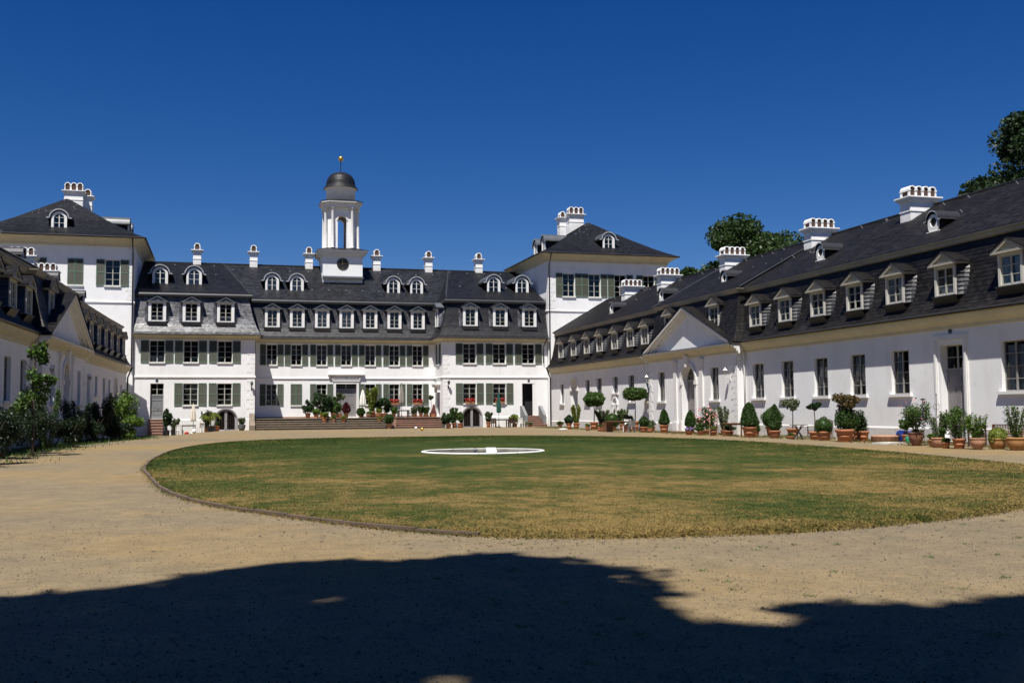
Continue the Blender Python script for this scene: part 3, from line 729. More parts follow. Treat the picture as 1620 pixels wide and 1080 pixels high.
# cellar gates
for gx, P, gw, gh, z0 in ((.65, PL, 1.92, 1.98, -.02), (24.15, PR, 1.94, 2.02, 0.)):
    r = gw/2; hs = gh-r; mb = MB(); N = 16; t = .15
    mb.box(-r, -r+t, 0, .1, 0, hs); mb.box(r-t, r, 0, .1, 0, hs); mb.box(-r+t, r-t, 0, .1, 0, .1); mb.box(-.11, -.012, -.02, .1, .1, gh-t*.9); mb.box(.012, .11, -.02, .1, .1, gh-t*.9)
    for k in range(N):
        a, c = math.pi*k/N, math.pi*(k+1)/N
        mb.prism([(-r*math.cos(a), hs+r*math.sin(a)), (-r*math.cos(c), hs+r*math.sin(c)), (-(r-t)*math.cos(c), hs+(r-t)*math.sin(c)), (-(r-t)*math.cos(a), hs+(r-t)*math.sin(a))], 0, .1)
    g = mb.obj('cellar_gate', 'gate', palace, (gx, YF+.12, z0))
    bm = MB()
    for i in range(10):
        x = -r+t+.08+i*(2*(r-t)-.16)/9
        if abs(x) < .12: continue
        zt = hs+math.sqrt(max(0, (r-t)**2-x*x)); bm.bar((x, .06, .1), (x, .06, zt), .028)
    bm.obj('gate_bar', 'iron', g); MB().box(-.02, .05, -.06, 0, .95, 1.1).obj('handle', 'lead_bright', g)
    rg = MB()
    for k in range(N):
        a, c = math.pi*k/N, math.pi*(k+1)/N; ro = r+.12
        rg.prism([(-ro*math.cos(a), hs+ro*math.sin(a)), (-ro*math.cos(c), hs+ro*math.sin(c)), (-r*math.cos(c), hs+r*math.sin(c)), (-r*math.cos(a), hs+r*math.sin(a))], -.05, .02)
    rg.box(-r-.12, -r, -.05, .02, 0, hs); rg.box(r, r+.12, -.05, .02, 0, hs)
    rg.obj('gate_surround', 'gate', palace, (gx, YF, z0))
for o_, rt in (((P1, YF), True), ((P2, YF), False)): quoins(palace, o_, (1, 0), 1.15, 8.2, rt)
lantern(palace, (2.95, YF-.02, 3.9), 0); lantern(palace, (21.75, YF-.02, 4.0), 0)
downpipe(palace, [(P1+.12, YC-.15, 8.7), (P1+.12, YC-.15, TZ)])
downpipe(palace, [(XR-.25, YF-.6, 8.75), (XR-.45, YF-.25, 8.1), (XR-.45, YF-.13, 7.7), (XR-.45, YF-.13, 6.4)])
# terrace and steps between the pavilions
MB().box(P1, P2, 100.1, YC, .5, TZ-.002).obj('terrace_floor', 'step_old', palace)
for i in range(5):
    z1 = .21*(i+1); y0 = 98.3+.45*i
    MB().box(3.3, 15.9, y0, y0+.62, z1-.20, z1-.03).box(3.27, 15.93, y0-.06, y0+.62, z1-.05, z1, 1).obj('step', ['step_old', 'tread'], palace)
    MB().box(16.4, 20.9, y0, y0+.62, z1-.20, z1-.03).box(16.35, 20.95, y0-.05, y0+.62, z1-.045, z1).obj('step', 'step', palace)
MB().box(15.93, 16.35, 98.5, 100.2, 0, .9).obj('stair_cheek', 'step', palace)
vc = MB(); pts = [(0, 0), (0, 1.55), (-.3, 1.5), (-.55, 1.15), (-.9, .85), (-1.6, .7), (-2.0, .45), (-2.0, 0)]; k = len(pts)
vc.v += [(2.75, 100.0+y, z) for y, z in pts] + [(3.22, 100.0+y, z) for y, z in pts]
vc.f += [tuple(range(k))[::-1], tuple(range(k, 2*k))] + [(j, (j+1) % k, k+(j+1) % k, k+j) for j in range(k)]; vc.m += [0]*(k+2)
vc.obj('stair_cheek', 'step_old', palace)

# dormers of the palace
def yr_main(z):
    zz = z+10.05
    for (b0, z0), (b1, z1) in zip(MAN, MAN[1:]):
        if z0 <= zz <= z1: return .2-(b0+(b1-b0)*(zz-z0)/(z1-z0))
    return .2+.66
def spread(build, places, parent):
    """build the first one, copy the others with their sub-parts"""
    d = build(); ch = list(d.children) if d.children else kids(d)
    for i, pl in enumerate(places):
        if i == 0: d.location = pl[:3]; d.rotation_euler = (0, 0, pl[3] if len(pl) > 3 else 0); first = d
        else: copy_part(d, ch, parent, pl[:3], pl[3] if len(pl) > 3 else 0)
def pd(W, c, sl): return lambda: pediment_dormer(palace, W, 1.78, 1.95, .62, yr_main, True, 4, c, slate=sl)
spread(pd(1.55, 'low', 'slate_grey'), [(x, 99.8, 10.05) for x in (-5.52, -2.52, .54)], palace)
spread(pd(1.42, 'low', 'slate_grey'), [(x, 103.8, 9.98) for x in (4.98, 7.38)], palace)
spread(pd(1.42, 'full', 'slate_grey'), [(x, 103.8, 9.98) for x in (9.82, 12.23)], palace)
spread(pd(1.42, None, 'slate_grey'), [(x, 103.8, 9.98) for x in (14.6, 17.05, 19.45)], palace)
spread(pd(1.5, None, 'slate_mid'), [(x, 99.8, 10.05) for x in (24.0, 27.08, 30.12)], palace)
spread(pd(1.3, None, 'slate_mid'), [(P2-.2, 102.0, 10.05, -math.pi/2)], palace)
spread(lambda: round_dormer(palace, 1.42, 1.72, 3.4), [(-5.5, 103.4, 13.86), (27.38, 103.4, 13.84), (30.45, 103.4, 13.84)], palace)
spread(lambda: round_dormer(palace, 1.42, 1.72, 3.4, curtain='full'), [(-2.4, 103.4, 13.86)], palace)
spread(lambda: round_dormer(palace, 1.34, 1.66, 2.1, curtain='full'), [(5.05, 106.2, 13.82), (7.5, 106.2, 13.8)], palace)
spread(lambda: round_dormer(palace, 1.34, 1.66, 2.1), [(17.35, 106.2, 13.8), (19.78, 106.2, 13.8)], palace)
for i, x in enumerate((-2.3, 3.35, 9.05, 16.25, 21.95, 27.6)):
    c = chimney(palace, (x, 110.9, 16.85), .78, .78, 1.28, 1)

# clock tower
ct = MB(); YT = 110.0; X0, X1 = AX-2.06+.05, AX+2.06+.05
ct.box(X0, X1, 107.95, 112.05, 14.8, 18.0)
tower = ct.obj('clock_tower', 'plaster', palace)
cx = AX+.05
sq = [(X0, 112.05), (X0, 107.95), (X1, 107.95), (X1, 112.05), (X0, 112.05)]
def ring(mb, half, z0, z1, ch=0., m=0, top=True):
    if ch: pl = [(-half, half-ch), (-half, -half+ch), (-half+ch, -half), (half-ch, -half), (half, -half+ch), (half, half-ch), (half-ch, half), (-half+ch, half)]
    else: pl = [(-half, half), (-half, -half), (half, -half), (half, half)]
    k = len(pl); i = len(mb.v)
    mb.v += [(cx+x, YT+y, z0) for x, y in pl] + [(cx+x, YT+y, z1) for x, y in pl]
    for j in range(k): mb.f.append((i+j, i+(j+1) % k, i+k+(j+1) % k, i+k+j)); mb.m.append(m)
    mb.f.append(tuple(range(i+k, i+2*k))); mb.m.append(m); mb.f.append(tuple(range(i, i+k))[::-1]); mb.m.append(m)
tc_ = MB()
for h_, a, c in ((2.12, 17.75, 17.95), (2.28, 17.95, 18.12), (2.50, 18.12, 18.32), (2.62, 18.32, 18.42)): ring(tc_, h_, a, c)
tc_.obj('tower_cornice', 'trim', tower)
rf = MB(); i = 0
for (hx, z), (hx2, z2) in (((2.66, 18.42), (1.75, 18.72)),):
    for a in range(4):
        def c4(h, k): return [(-h, -h), (h, -h), (h, h), (-h, h)][k % 4]
        p, q = c4(hx, a), c4(hx, a+1); r_, s_ = c4(hx2, a+1), c4(hx2, a)
        rf.face([(cx+p[0], YT+p[1], z), (cx+q[0], YT+q[1], z), (cx+r_[0], YT+r_[1], z2), (cx+s_[0], YT+s_[1], z2)])
ring(rf, 1.75, 18.6, 18.74); rf.obj('tower_roof', 'slate', tower)
MB().box(X0-.02, X1+.02, 107.4, 108.0, 15.45, 15.62).face([(X0-.05, 107.35, 15.45), (X1+.05, 107.35, 15.45), (X1+.05, 107.95, 15.75), (X0-.05, 107.95, 15.75)]).obj('flashing', 'lead', tower)
# clock face
cf = MB(); N = 40
cf.prism([(.62*math.cos(2*math.pi*k/N), .62*math.sin(2*math.pi*k/N)) for k in range(N)], -.05, 0)
cl = cf.obj('clock_face', 'black', tower, (cx, 107.95, 17.03))
nm = MB()
for k in range(12):
    a = k*math.pi/6; r0, r1 = (.40, .56)
    nm.bar((r0*math.sin(a), -.06, r0*math.cos(a)), (r1*math.sin(a), -.06, r1*math.cos(a)), .05 if k % 3 else .075, .012)
for k in range(N): 
    a, c = 2*math.pi*k/N, 2*math.pi*(k+1)/N; nm.bar((.59*math.cos(a), -.058, .59*math.sin(a)), (.59*math.cos(c), -.058, .59*math.sin(c)), .018, .012)
nm.obj('clock_numerals', 'gold', tower, (cx, 107.95, 17.03))
hd = MB(); hd.bar((-.12, -.075, 0), (.50, -.075, .0), .035, .012); hd.bar((.02, -.07, -.10), (-.08, -.07, .34), .05, .012); hd.lathe([(.04, 0), (.04, .02)], 8)
hd.obj('clock_hands', 'gold', tower, (cx, 107.95, 17.03))
# lantern storey: chamfered square core pierced by arches, eight columns
co = MB(); hf, ch = 1.46, .52; fw = hf-ch
for k in range(4):
    an = k*math.pi/2; u = (math.cos(an), math.sin(an)); n_ = (u[1], -u[0])
    o_ = (cx+n_[0]*hf-u[0]*fw, YT+n_[1]*hf-u[1]*fw)
    wall_face(co, o_, u, 2*fw, 18.7, 23.2, [(fw-.47, fw+.47, 18.7, 22.2, True, .55)])
    e = (o_[0]+u[0]*2*fw, o_[1]+u[1]*2*fw); u2 = (math.cos(an+math.pi/2), math.sin(an+math.pi/2)); n2 = (u2[1], -u2[0])
    f_ = (cx+n2[0]*hf-u2[0]*fw, YT+n2[1]*hf-u2[1]*fw)
    co.face([(*e, 18.7), (*f_, 18.7), (*f_, 23.2), (*e, 23.2)])
    # archivolt band
ab = MB()
for k in range(4):
    an = k*math.pi/2
    for j in range(12):
        a, c = math.pi*j/12, math.pi*(j+1)/12; pts = []
        for rr, t in ((.60, a), (.60, c), (.47, c), (.47, a)): pts.append((-rr*math.cos(t), 21.73+rr*math.sin(t)))
        for y_ in (-hf-.06,):
            q = [(x, y_, z) for x, z in pts]; q2 = [(x, -hf+.0, z) for x, z in pts]
            rot = lambda p: (cx+p[0]*math.cos(an)-p[1]*math.sin(an), YT+p[0]*math.sin(an)+p[1]*math.cos(an), p[2])
            ab.face([rot(p) for p in q]); ab.face([rot(q[0]), rot(q[1]), rot(q2[1]), rot(q2[0])]); ab.face([rot(q[2]), rot(q[3]), rot(q2[3]), rot(q2[2])])
co.obj('lantern_core', 'plaster', tower); ab.obj('archivolt', 'trim', tower)
for sx, sy in ((-1, 1), (1, 1), (-1, 0), (1, 0)):
    for y_ in (-1, 1):
        x_ = sx*(1.02 if sy else 1.70); yy = y_*(1.70 if sy else 1.02)
        MB().lathe([(.20, 0), (.20, .10), (.17, .14), (.155, .2), (.16, 1.6), (.135, 4.05), (.15, 4.1), (.19, 4.18), (.24, 4.24), (.24, 4.34)], 12).obj('column', 'trim', tower, (cx+x_, YT+yy, 18.73), smooth=True)
en = MB()
for h_, c_, a, b_ in ((1.86, .62, 23.06, 23.25), (1.92, .64, 23.25, 23.42), (2.06, .70, 23.42, 23.56), (2.16, .74, 23.56, 23.70)): ring(en, h_, a, b_, c_)
en.obj('entablature', 'trim', tower)
rf = MB(); ring(rf, 2.20, 23.70, 23.76, .76); rf.lathe([(2.05, 23.76), (1.55, 24.0)], 24, (cx, YT, 0)); rf.obj('entablature_roof', 'slate', tower)
MB().lathe([(1.52, 23.75), (1.52, 25.1), (1.58, 25.15), (1.62, 25.25), (1.75, 25.32)], 32, (cx, YT, 0)).obj('drum', 'plaster', tower, smooth=True)
dm = MB(); prof = [(1.80, 25.30), (1.72, 25.42), (1.58, 25.60), (1.53, 25.8), (1.49, 26.05), (1.40, 26.35), (1.22, 26.65), (.95, 26.88), (.6, 27.03), (.22, 27.10), (.2, 27.16), (.05, 27.2)]
dm.lathe(prof, 36, (cx, YT, 0)); dm.obj('dome', 'slate', tower, smooth=True)
ds = MB()
for (r0, z0), (r1, z1) in zip(prof[:9], prof[1:9]):
    for j in range(36):
        a, c = 2*math.pi*(j+.5*(len(ds.f)//36 % 2))/36, 2*math.pi*(j+1+.5*(len(ds.f)//36 % 2))/36
        ds.face([((cx+(r0+.025)*math.cos(a)), YT+(r0+.025)*math.sin(a), z0), (cx+(r0+.025)*math.cos(c), YT+(r0+.025)*math.sin(c), z0), (cx+(r1+.004)*math.cos(c), YT+(r1+.004)*math.sin(c), z1+.02), (cx+(r1+.004)*math.cos(a), YT+(r1+.004)*math.sin(a), z1+.02)])
ds.obj('dome_slates', 'slate', tower, kind='stuff')
MB().tube([(cx, YT, 27.1), (cx, YT, 28.4)], .045, 8).obj('finial_rod', 'black', tower)
MB().lathe([(.02, -.30)]+[(.29*math.sin(math.pi*k/12), -.29*math.cos(math.pi*k/12)) for k in range(1, 12)]+[(.02, .32)], 20, (cx, YT, 28.62)).obj('finial_ball', 'gold', tower, smooth=True)

# ================================================================== CORNER TOWERS
def corner_tower(name, label, x0, x1, yf, apex, wins, closed, dormer_x, side, curt):
    t = thing(name, label, 'building', (0, 0, 0)); yb = yf+13.2; zt = 17.25
    pth = [(x0, yb), (x0, yf), (x1, yf), (x1, yb)]
    wb = MB(); ww, wh, zb = 1.25, 2.35, 13.22
    ops = [(x-x0-ww/2, x-x0+ww/2, zb, zb+wh, False) for i, x in enumerate(wins)]
    P = wall_face(wb, (x0, yf), (1, 0), x1-x0, -.7, zt, ops, .22)
    for a, c in (((x0, yb), (x0, yf)), ((x1, yf), (x1, yb)), ((x1, yb), (x0, yb))): wb.face([(*a, -.7), (*c, -.7), (*c, zt), (*a, zt)])
    wb.obj('wall', 'plaster', t)
    MB().box(x0+.3, x1-.3, yf+.8, yf+.9, -.5, zt-.2).obj('dark_backing', 'dark', t)  # added black sheet that darkens the tower windows from behind
    sweep(MB(), pth, [(0, 11.62), (.07, 11.64), (.09, 11.74), (.02, 11.82), (0, 11.82)]).obj('string_course', 'trim', t)
    sweep(MB(), pth, [(0, 16.75), (.10, 16.8), (.14, 17.0), (.55, 17.28), (.86, 17.42), (.90, 17.5), (0, 17.5)]).obj('cornice', 'cream', t)
    sweep(MB(), pth, [(.88, 17.50), (1.02, 17.47), (1.06, 17.57), (1.0, 17.62), (.9, 17.56)]).obj('gutter', 'gutter', t)
    und = MB(); sm = MB(); ax, ay, az = apex
    prof = [(1.0, 17.56), (0, 18.03), (-1.2, 18.72), (-2.6, 19.6)]
    cs = lambda bo: [(x0-bo, yf-bo), (x1+bo, yf-bo), (x1+bo, yb+bo), (x0-bo, yb+bo)]
    for (b0, z0), (b1, z1) in zip(prof, prof[1:]):
        A, B = cs(b0), cs(b1)
        for k in (3, 0, 1): roof_quad(und, sm, (*A[k], z0), (*A[(k+1) % 4], z0), (*B[(k+1) % 4], z1), (*B[k], z1))
    A = cs(prof[-1][0]); z0 = prof[-1][1]
    rl = .9
    tops = [(ax-.1, ay-rl, az), (ax+.1, ay-rl, az), (ax+.1, ay+rl, az), (ax-.1, ay+rl, az)]
    for k in (3, 0, 1): roof_quad(und, sm, (*A[k], z0), (*A[(k+1) % 4], z0), tops[(k+1) % 4], tops[k])
    und.obj('roof_deck', 'underlay', t, (0, 0, -.006)); sm.obj('slates', 'slate', t, kind='stuff')
    hk = MB()
    for i in range(16):
        u = random.uniform(.1, .9); v = random.uniform(.15, .95); f0 = Vector((*A[0], z0)).lerp(Vector((*A[1], z0)), u); f1 = Vector(tops[0]); c = f0.lerp(f1, v)
        hk.bar(c, c+Vector((0, -.12, .16)), .05)
    hk.obj('roof_hook', 'lead_bright', t, kind='stuff')
    for i, x in enumerate(wins):
        a = x-x0
        if i in closed: shutters(t, P, 0, a, zb, ww, wh, ww/2+.02, None, closed=True)
        else:
            window(t, P(a, .15, zb), 0, ww, wh, 4, curtain=curt); shutters(t, P, 0, a, zb, ww, wh, .78 if len(wins) > 3 and False else .72, None)
        sill(t, P, 0, a, zb, ww+.2, .12, .12)
    quoins(t, (x1 if side > 0 else x0, yf), (1, 0), 11.9, 16.6, side > 0)
    d = round_dormer(t, 1.32, 1.62, 2.6); d.location = (dormer_x, yf+.80, 18.36); ch = list(kids(d))
    for yy in (yf+4.0, yf+6.9):
        copy_part(d, ch, t, ((x1-.85 if side > 0 else x0+.85), yy, 18.36), (math.pi/2 if side > 0 else -math.pi/2))
    chimney(t, (ax+.05, yf+10.0, 22.2), 1.72, .9, 1.25, 3)
    chimney(t, (ax+side*1.25, yf+10.9, 21.8), .8, .9, 1.35, 1)
    xx = x1-.12 if side > 0 else x0+.12
    downpipe(t, [(xx, yf-.95, 17.45), (xx, yf-.5, 16.9), (xx, yf-.12, 16.3), (xx, yf-.12, 5.5)])
    return t
TL = corner_tower('tower_building', 'white corner tower block with pyramid slate roof at the left end of the palace', -20.7, -7.55, 99.75, (-14.1, 106.3, 22.1), [-15.6, -12.55, -9.4], (0, 1), -14.1, 1, None)
TR = corner_tower('tower_building', 'white corner tower block with pyramid slate roof right of the palace, behind the right wing', 32.1, 45.3, 99.75, (38.6, 106.3, 22.0), [34.35, 37.15, 40.0, 43.2], (), 39.1, -1, None)

# ================================================================== WINGS
WP = [(.50, 5.78), (.30, 5.95), (.10, 6.22), (-.06, 6.6), (-.20, 7.05), (-.31, 7.6), (-.44, 8.3), (-.58, 9.02)]
def wing(name, label, loc, rz, sg, Lw, niche, single, slate):
    t = thing(name, label, 'building', loc, rz)
    S1, S2, RP = 25.3, 39.0, .5
    def X(s): return sg*s
    def order(pts): return pts if sg > 0 else pts[::-1]
    pth = order([(X(0), 0), (X(S1), 0), (X(S1), -RP), (X(S2), -RP), (X(S2), 0), (X(Lw), 0)])
    H = 5.45; win = []   # (s, w, z0, z1, kind)
    secA = [(3.4, 1.0, 2.25, 4.1, 'w'), (6.9, 1.9, .0, 4.55, 'arch'), (10.5, 1.1, 2.25, 4.3, 'w'), (13.4, 1.25, 2.25, 4.35, 'w'), (17.2, 1.15, 3.0, 4.35, 'w'), (20.65, 1.2, 2.25, 4.35, 'w'), (24.2, 1.2, 2.25, 4.35, 'w')]
    ris = [(27.6, 1.15, 2.2, 4.32, 'w'), (32.15, 2.0, .12, 4.55, 'door'), (36.0, 1.15, 2.2, 4.32, 'w')]
    secB = [(40.8, 1.32), (44.15, 1.32), (47.6, 1.32), (50.98, 1.32), (54.42, 1.36)]
    secB = [(s, w_, 2.25, 4.34, 'w') for s, w_ in secB] + [(58.05, 1.5, .1, 4.4, 'sdoor')] + [(s, 1.35, 2.25, 4.34, 'w') for s in (61.8, 65.3, 68.8, 72.3) if s < Lw-1]
    wb = MB(); ang = 0
    def run(s0, s1, y, items):
        a0, a1 = (X(s0), X(s1)) if sg > 0 else (X(s1), X(s0)); o_ = (a0, y)
        ops = []
        for s, w_, z0, z1, k in items:
            a = X(s)-a0; ops.append((a-w_/2, a+w_/2, z0, z1, k in ('arch', 'door'), {'w': .24, 'arch': .9, 'door': .5, 'sdoor': .45}[k]))
        P = wall_face(wb, o_, (1, 0), a1-a0, -.6, H, ops, .32)
        for s, w_, z0, z1, k in items: win.append((P, X(s)-a0, s, w_, z0, z1, k, y))
    run(0, S1, 0, secA); run(S1, S2, -RP, ris); run(S2, Lw, 0, secB)
    for s in (S1, S2): wb.face([(X(s), 0, -.6), (X(s), -RP, -.6), (X(s), -RP, H), (X(s), 0, H)])
    wb.face([(X(0), 0, -.6), (X(0), 12, -.6), (X(0), 12, 9), (X(0), 6, 12.3), (X(0), .4, 9), (X(0), 0, H)]); wb.face([(X(Lw), 0, -.6), (X(Lw), 12, -.6), (X(Lw), 12, 9), (X(Lw), 6, 12.3), (X(Lw), .4, 9), (X(Lw), 0, H)])
    wb.face([(X(0), 12, -.6), (X(Lw), 12, -.6), (X(Lw), 12, 9), (X(0), 12, 9)])
    wb.obj('wall', 'plaster', t)
    im = MB(); p_ = mitred(pth, -1.1)
    for a, c in zip(p_, p_[1:]): im.face([(*a, -.5), (*c, -.5), (*c, 5.4), (*a, 5.4)])
    im.obj('dark_backing', 'dark', t)  # black sheet added behind the wing windows as painted room shade
    sweep(MB(), order([(X(0), 0), (X(5.8), 0)]), [(0, -.6), (.06, -.6), (.06, .55), (0, .62)]).obj('plinth', 'plinth', t)
    sweep(MB(), order([(X(7.9), 0), (X(S1), 0), (X(S1), -RP), (X(30.7), -RP)]), [(0, -.6), (.06, -.6), (.06, .62), (0, .70)]).obj('plinth', 'plinth', t)
    sweep(MB(), order([(X(33.6), -RP), (X(S2), -RP), (X(S2), 0), (X(57.2), 0)]), [(0, -.6), (.06, -.6), (.06, .62), (0, .70)]).obj('plinth', 'plinth', t)
    sweep(MB(), order([(X(58.9), 0), (X(Lw), 0)]), [(0, -.6), (.06, -.6), (.06, .62), (0, .70)]).obj('plinth', 'plinth', t)
    # cornice left and right of the pediment front, cove moulding
    sweep(MB(), pth, [(0, 5.08), (.05, 5.12), (.07, 5.25), (.20, 5.34), (.36, 5.50), (.42, 5.62), (.44, 5.70), (0, 5.70)]).obj('cornice', 'cream', t)
    for q in (order([(X(0), 0), (X(S1), 0)]), order([(X(S2), 0), (X(Lw), 0)])): sweep(MB(), q, [(.44, 5.72), (.54, 5.70), (.58, 5.78), (.54, 5.82), (.46, 5.78)]).obj('gutter', 'gutter', t)
    und = MB(); sm = MB()
    half = (len(pth)-1)//2
    slate_sweep(und, sm, pth, WP, [i for i in range(len(pth)-1) if i != half], w=.27, h=.2)
    rg_ = [mitred(pth, bo) for bo, z in WP]
    for j in range(0, 3):
        (A0, B0), (A1, B1) = (rg_[j][half], rg_[j][half+1]), (rg_[j+1][half], rg_[j+1][half+1]); e_ = (WP[j+1][1]-5.66)/.4
        roof_quad(und, sm, (*A0, WP[j][1]), (A0[0]+e_, A0[1], WP[j][1]), (A1[0]+e_, A1[1], WP[j+1][1]), (*A1, WP[j+1][1]), w=.27, h=.2)
        roof_quad(und, sm, (B0[0]-e_, B0[1], WP[j][1]), (*B0, WP[j][1]), (*B1, WP[j+1][1]), (B1[0]-e_, B1[1], WP[j+1][1]), w=.27, h=.2)
    for j in range(3, len(WP)-1): roof_quad(und, sm, (*rg_[j][half], WP[j][1]), (*rg_[j][half+1], WP[j][1]), (*rg_[j+1][half+1], WP[j+1][1]), (*rg_[j+1][half], WP[j+1][1]), w=.27, h=.2, off=j*.5)
    sm.obj('slates', slate, t, kind='stuff')
    sweep(MB(), pth, [(-.60, 8.92), (-.44, 8.98), (-.40, 9.10), (-.32, 9.16), (-.30, 9.24), (-.60, 9.24)]).obj('roof_cornice', 'pediment', t)
    sm = MB(); k_ = mitred(pth, -.30); ZR_ = 12.62; YR_ = 6.0; n_ = len(pth)
    for i in range(0, n_-1):
        a, c = k_[i], k_[i+1]
        if abs(a[0]-c[0]) < .05: continue
        roof_quad(und, sm, (*a, 9.25), (*c, 9.25), (c[0], YR_, ZR_), (a[0], YR_, ZR_))
    und.face([(X(0), YR_, ZR_), (X(Lw), YR_, ZR_), (X(Lw), 12.3, 9.2), (X(0), 12.3, 9.2)])
    for s in (S1, S2): und.face([(X(s), -.2, 9.24), (X(s), .3, 9.24), (X(s), YR_, ZR_)])
    sm.obj('slates', slate, t, kind='stuff'); und.obj('roof_deck', 'underlay', t, (0, 0, -.006))
    MB().bar((X(0), YR_, ZR_+.02), (X(Lw), YR_, ZR_+.02), .26, .08).obj('ridge_cap', 'gutter', t)
    vf = MB(); vf.bar((X(0)-sg*.02, .25, 9.24), (X(0)-sg*.02, YR_, ZR_+.02), .14, .12); vf.obj('verge', 'gutter', t)
    vl = MB()
    for s in (S1, S2): vl.bar((X(s), -.18, 9.27), (X(s), YR_, ZR_+.03), .10, .03)
    vl.obj('valley_strip', 'lead', t)
    hk = MB()
    for i in range(40):
        s = random.uniform(1, Lw-1); v = random.choice((.93, .93, .55, .9)); hk.bar((X(s), .3+5.7*v, 9.25+3.37*v), (X(s), .18+5.7*v, 9.38+3.37*v), .03)
    hk.obj('roof_hook', 'lead_bright', t, kind='stuff')
    # pediment over the projecting bay
    sc = (S1+S2)/2; pw = (S2-S1)/2+.45; z0, zA = 5.66, 8.62; pd_ = MB(); y0 = -RP
    pd_.prism([(X(sc)-pw+.75, z0+.14), (X(sc)+pw-.75, z0+.14), (X(sc), zA-.38)], y0, y0+.3); pd_.obj('tympanum', 'plaster', t)
    rk = MB()
    for s_ in (-1, 1):
        dx, dz = -s_*pw, zA-z0; l_ = math.hypot(dx, dz); nx, nz = s_*dz/l_, pw/l_
        for (off0, off1, yy) in ((-.02, -.16, -.98), (-.16, -.27, -.86), (-.27, -.42, -.70), (-.42, -.56, -.58)):
            p0 = (X(sc)+s_*pw, z0); p1 = (X(sc), zA)
            poly = []
            for (px_, pz_), of in (((p0), off0), ((p1), off0), ((p1), off1), ((p0), off1)):
                # vertical offset keeps the apex mitred on the axis
                poly.append((px_, pz_+of*l_/pw+ (0)))
            rk.prism(poly, yy, y0+.05)
    rk.obj('raking_cornice', 'trim', t)
    hc = MB(); hc.box(X(sc)-pw, X(sc)+pw, -.98, y0+.02, z0-.06, z0+.06); hc.box(X(sc)-pw+.08, X(sc)+pw-.08, -.86, y0+.02, z0-.14, z0-.06); hc.obj('pediment_ledge', 'trim', t)
    MB().face([(X(sc)-pw-.02, -1.02, z0+.065), (X(sc)+pw+.02, -1.02, z0+.065), (X(sc)+pw+.02, y0, z0+.12), (X(sc)-pw-.02, y0, z0+.12)]).obj('ledge_flashing', 'lead', t)
    rr = MB(); dk = MB()
    for s_ in (-1, 1):
        A, B = (X(sc)+s_*(pw+.08), -1.03, z0+.03), (X(sc)+s_*(pw+.08), .25, z0+.03); C, D = (X(sc), .25, zA+.05), (X(sc), -1.03, zA+.05)
        dk.face([A, B, C, D]); slates(rr, *((A, B, C, D) if s_ > 0 else (B, A, D, C)), .27, .2)
    rr.obj('slates', slate, t, kind='stuff'); dk.obj('roof_deck', 'underlay', t, (0, 0, -.006))
    # windows, doors
    cur = ['net', 'half', 'net', 'net', 'full', 'net']
    for i, (P, a, s, w_, z0, z1, k, y) in enumerate(win):
        if k == 'w':
            window(t, P(a, .17, z0), 0, w_, z1-z0, 4, fm='frame_d', single=single and s > 26, curtain=cur[i % 6])
            sill(t, P, 0, a, z0, w_+.40, .13, .13)
        elif k == 'arch':
            mb = MB(); N = 12; r = w_/2
            for j in range(N):
                c0, c1 = math.pi*j/N, math.pi*(j+1)/N
                mb.prism([(-(r+.2)*math.cos(c0), (r+.2)*math.sin(c0)), (-(r+.2)*math.cos(c1), (r+.2)*math.sin(c1)), (-r*math.cos(c1), r*math.sin(c1)), (-r*math.cos(c0), r*math.sin(c0))], -.05, .01)
            for s_ in (-1, 1): mb.box(s_*r-.2, s_*r+.2, -.10, .01, -.22, 0)
            mb.obj('arch_surround', 'trim', t, P(a, 0, z1-r)); 
            panel_door(t, P(a, .82, 0), 0, w_, z1-r-.0, 0, 2, 'gate'); MB().prism([(-r*math.cos(math.pi*j/12), r*math.sin(math.pi*j/12)) for j in range(13)], .84, .88).obj('lunette', 'gate', t, P(a, 0, z1-r))
        elif k == 'door':
            r = w_/2; zs = z1-r
            d = panel_door(t, P(a, .40, z0), 0, w_, zs-z0, 0, 2)
            fan = MB(); N = 12
            for j in range(N):
                c0, c1 = math.pi*j/N, math.pi*(j+1)/N
                fan.prism([(-r*math.cos(c0), r*math.sin(c0)), (-r*math.cos(c1), r*math.sin(c1)), (-(r-.08)*math.cos(c1), (r-.08)*math.sin(c1)), (-(r-.08)*math.cos(c0), (r-.08)*math.sin(c0))], .36, .44)
            fan.box(-r, r, .36, .46, -.02, .10)
            for j in range(1, 6): fan.bar((0, .40, .08), (-(r-.05)*math.cos(math.pi*j/6), .40, (r-.05)*math.sin(math.pi*j/6)), .03)
            for j in range(8): fan.bar((-.5*r*math.cos(math.pi*j/8), .40, .08+.5*r*math.sin(math.pi*j/8)), (-.5*r*math.cos(math.pi*(j+1)/8), .40, .08+.5*r*math.sin(math.pi*(j+1)/8)), .025)
            fan.obj('fanlight', 'frame', t, P(a, 0, zs))
            MB().face([(-r, .42, 0)]+[((r)*math.cos(math.pi*j/12), .42, r*math.sin(math.pi*j/12)) for j in range(13)]).obj('pane', 'glass', t, P(a, 0, zs))
            su = MB()
            for j in range(N):
                c0, c1 = math.pi*j/N, math.pi*(j+1)/N
                for ra, rb, yy in ((r, r+.16, -.05), (r+.16, r+.30, -.10)):
                    su.prism([(-rb*math.cos(c0), rb*math.sin(c0)), (-rb*math.cos(c1), rb*math.sin(c1)), (-ra*math.cos(c1), ra*math.sin(c1)), (-ra*math.cos(c0), ra*math.sin(c0))], yy, .01)
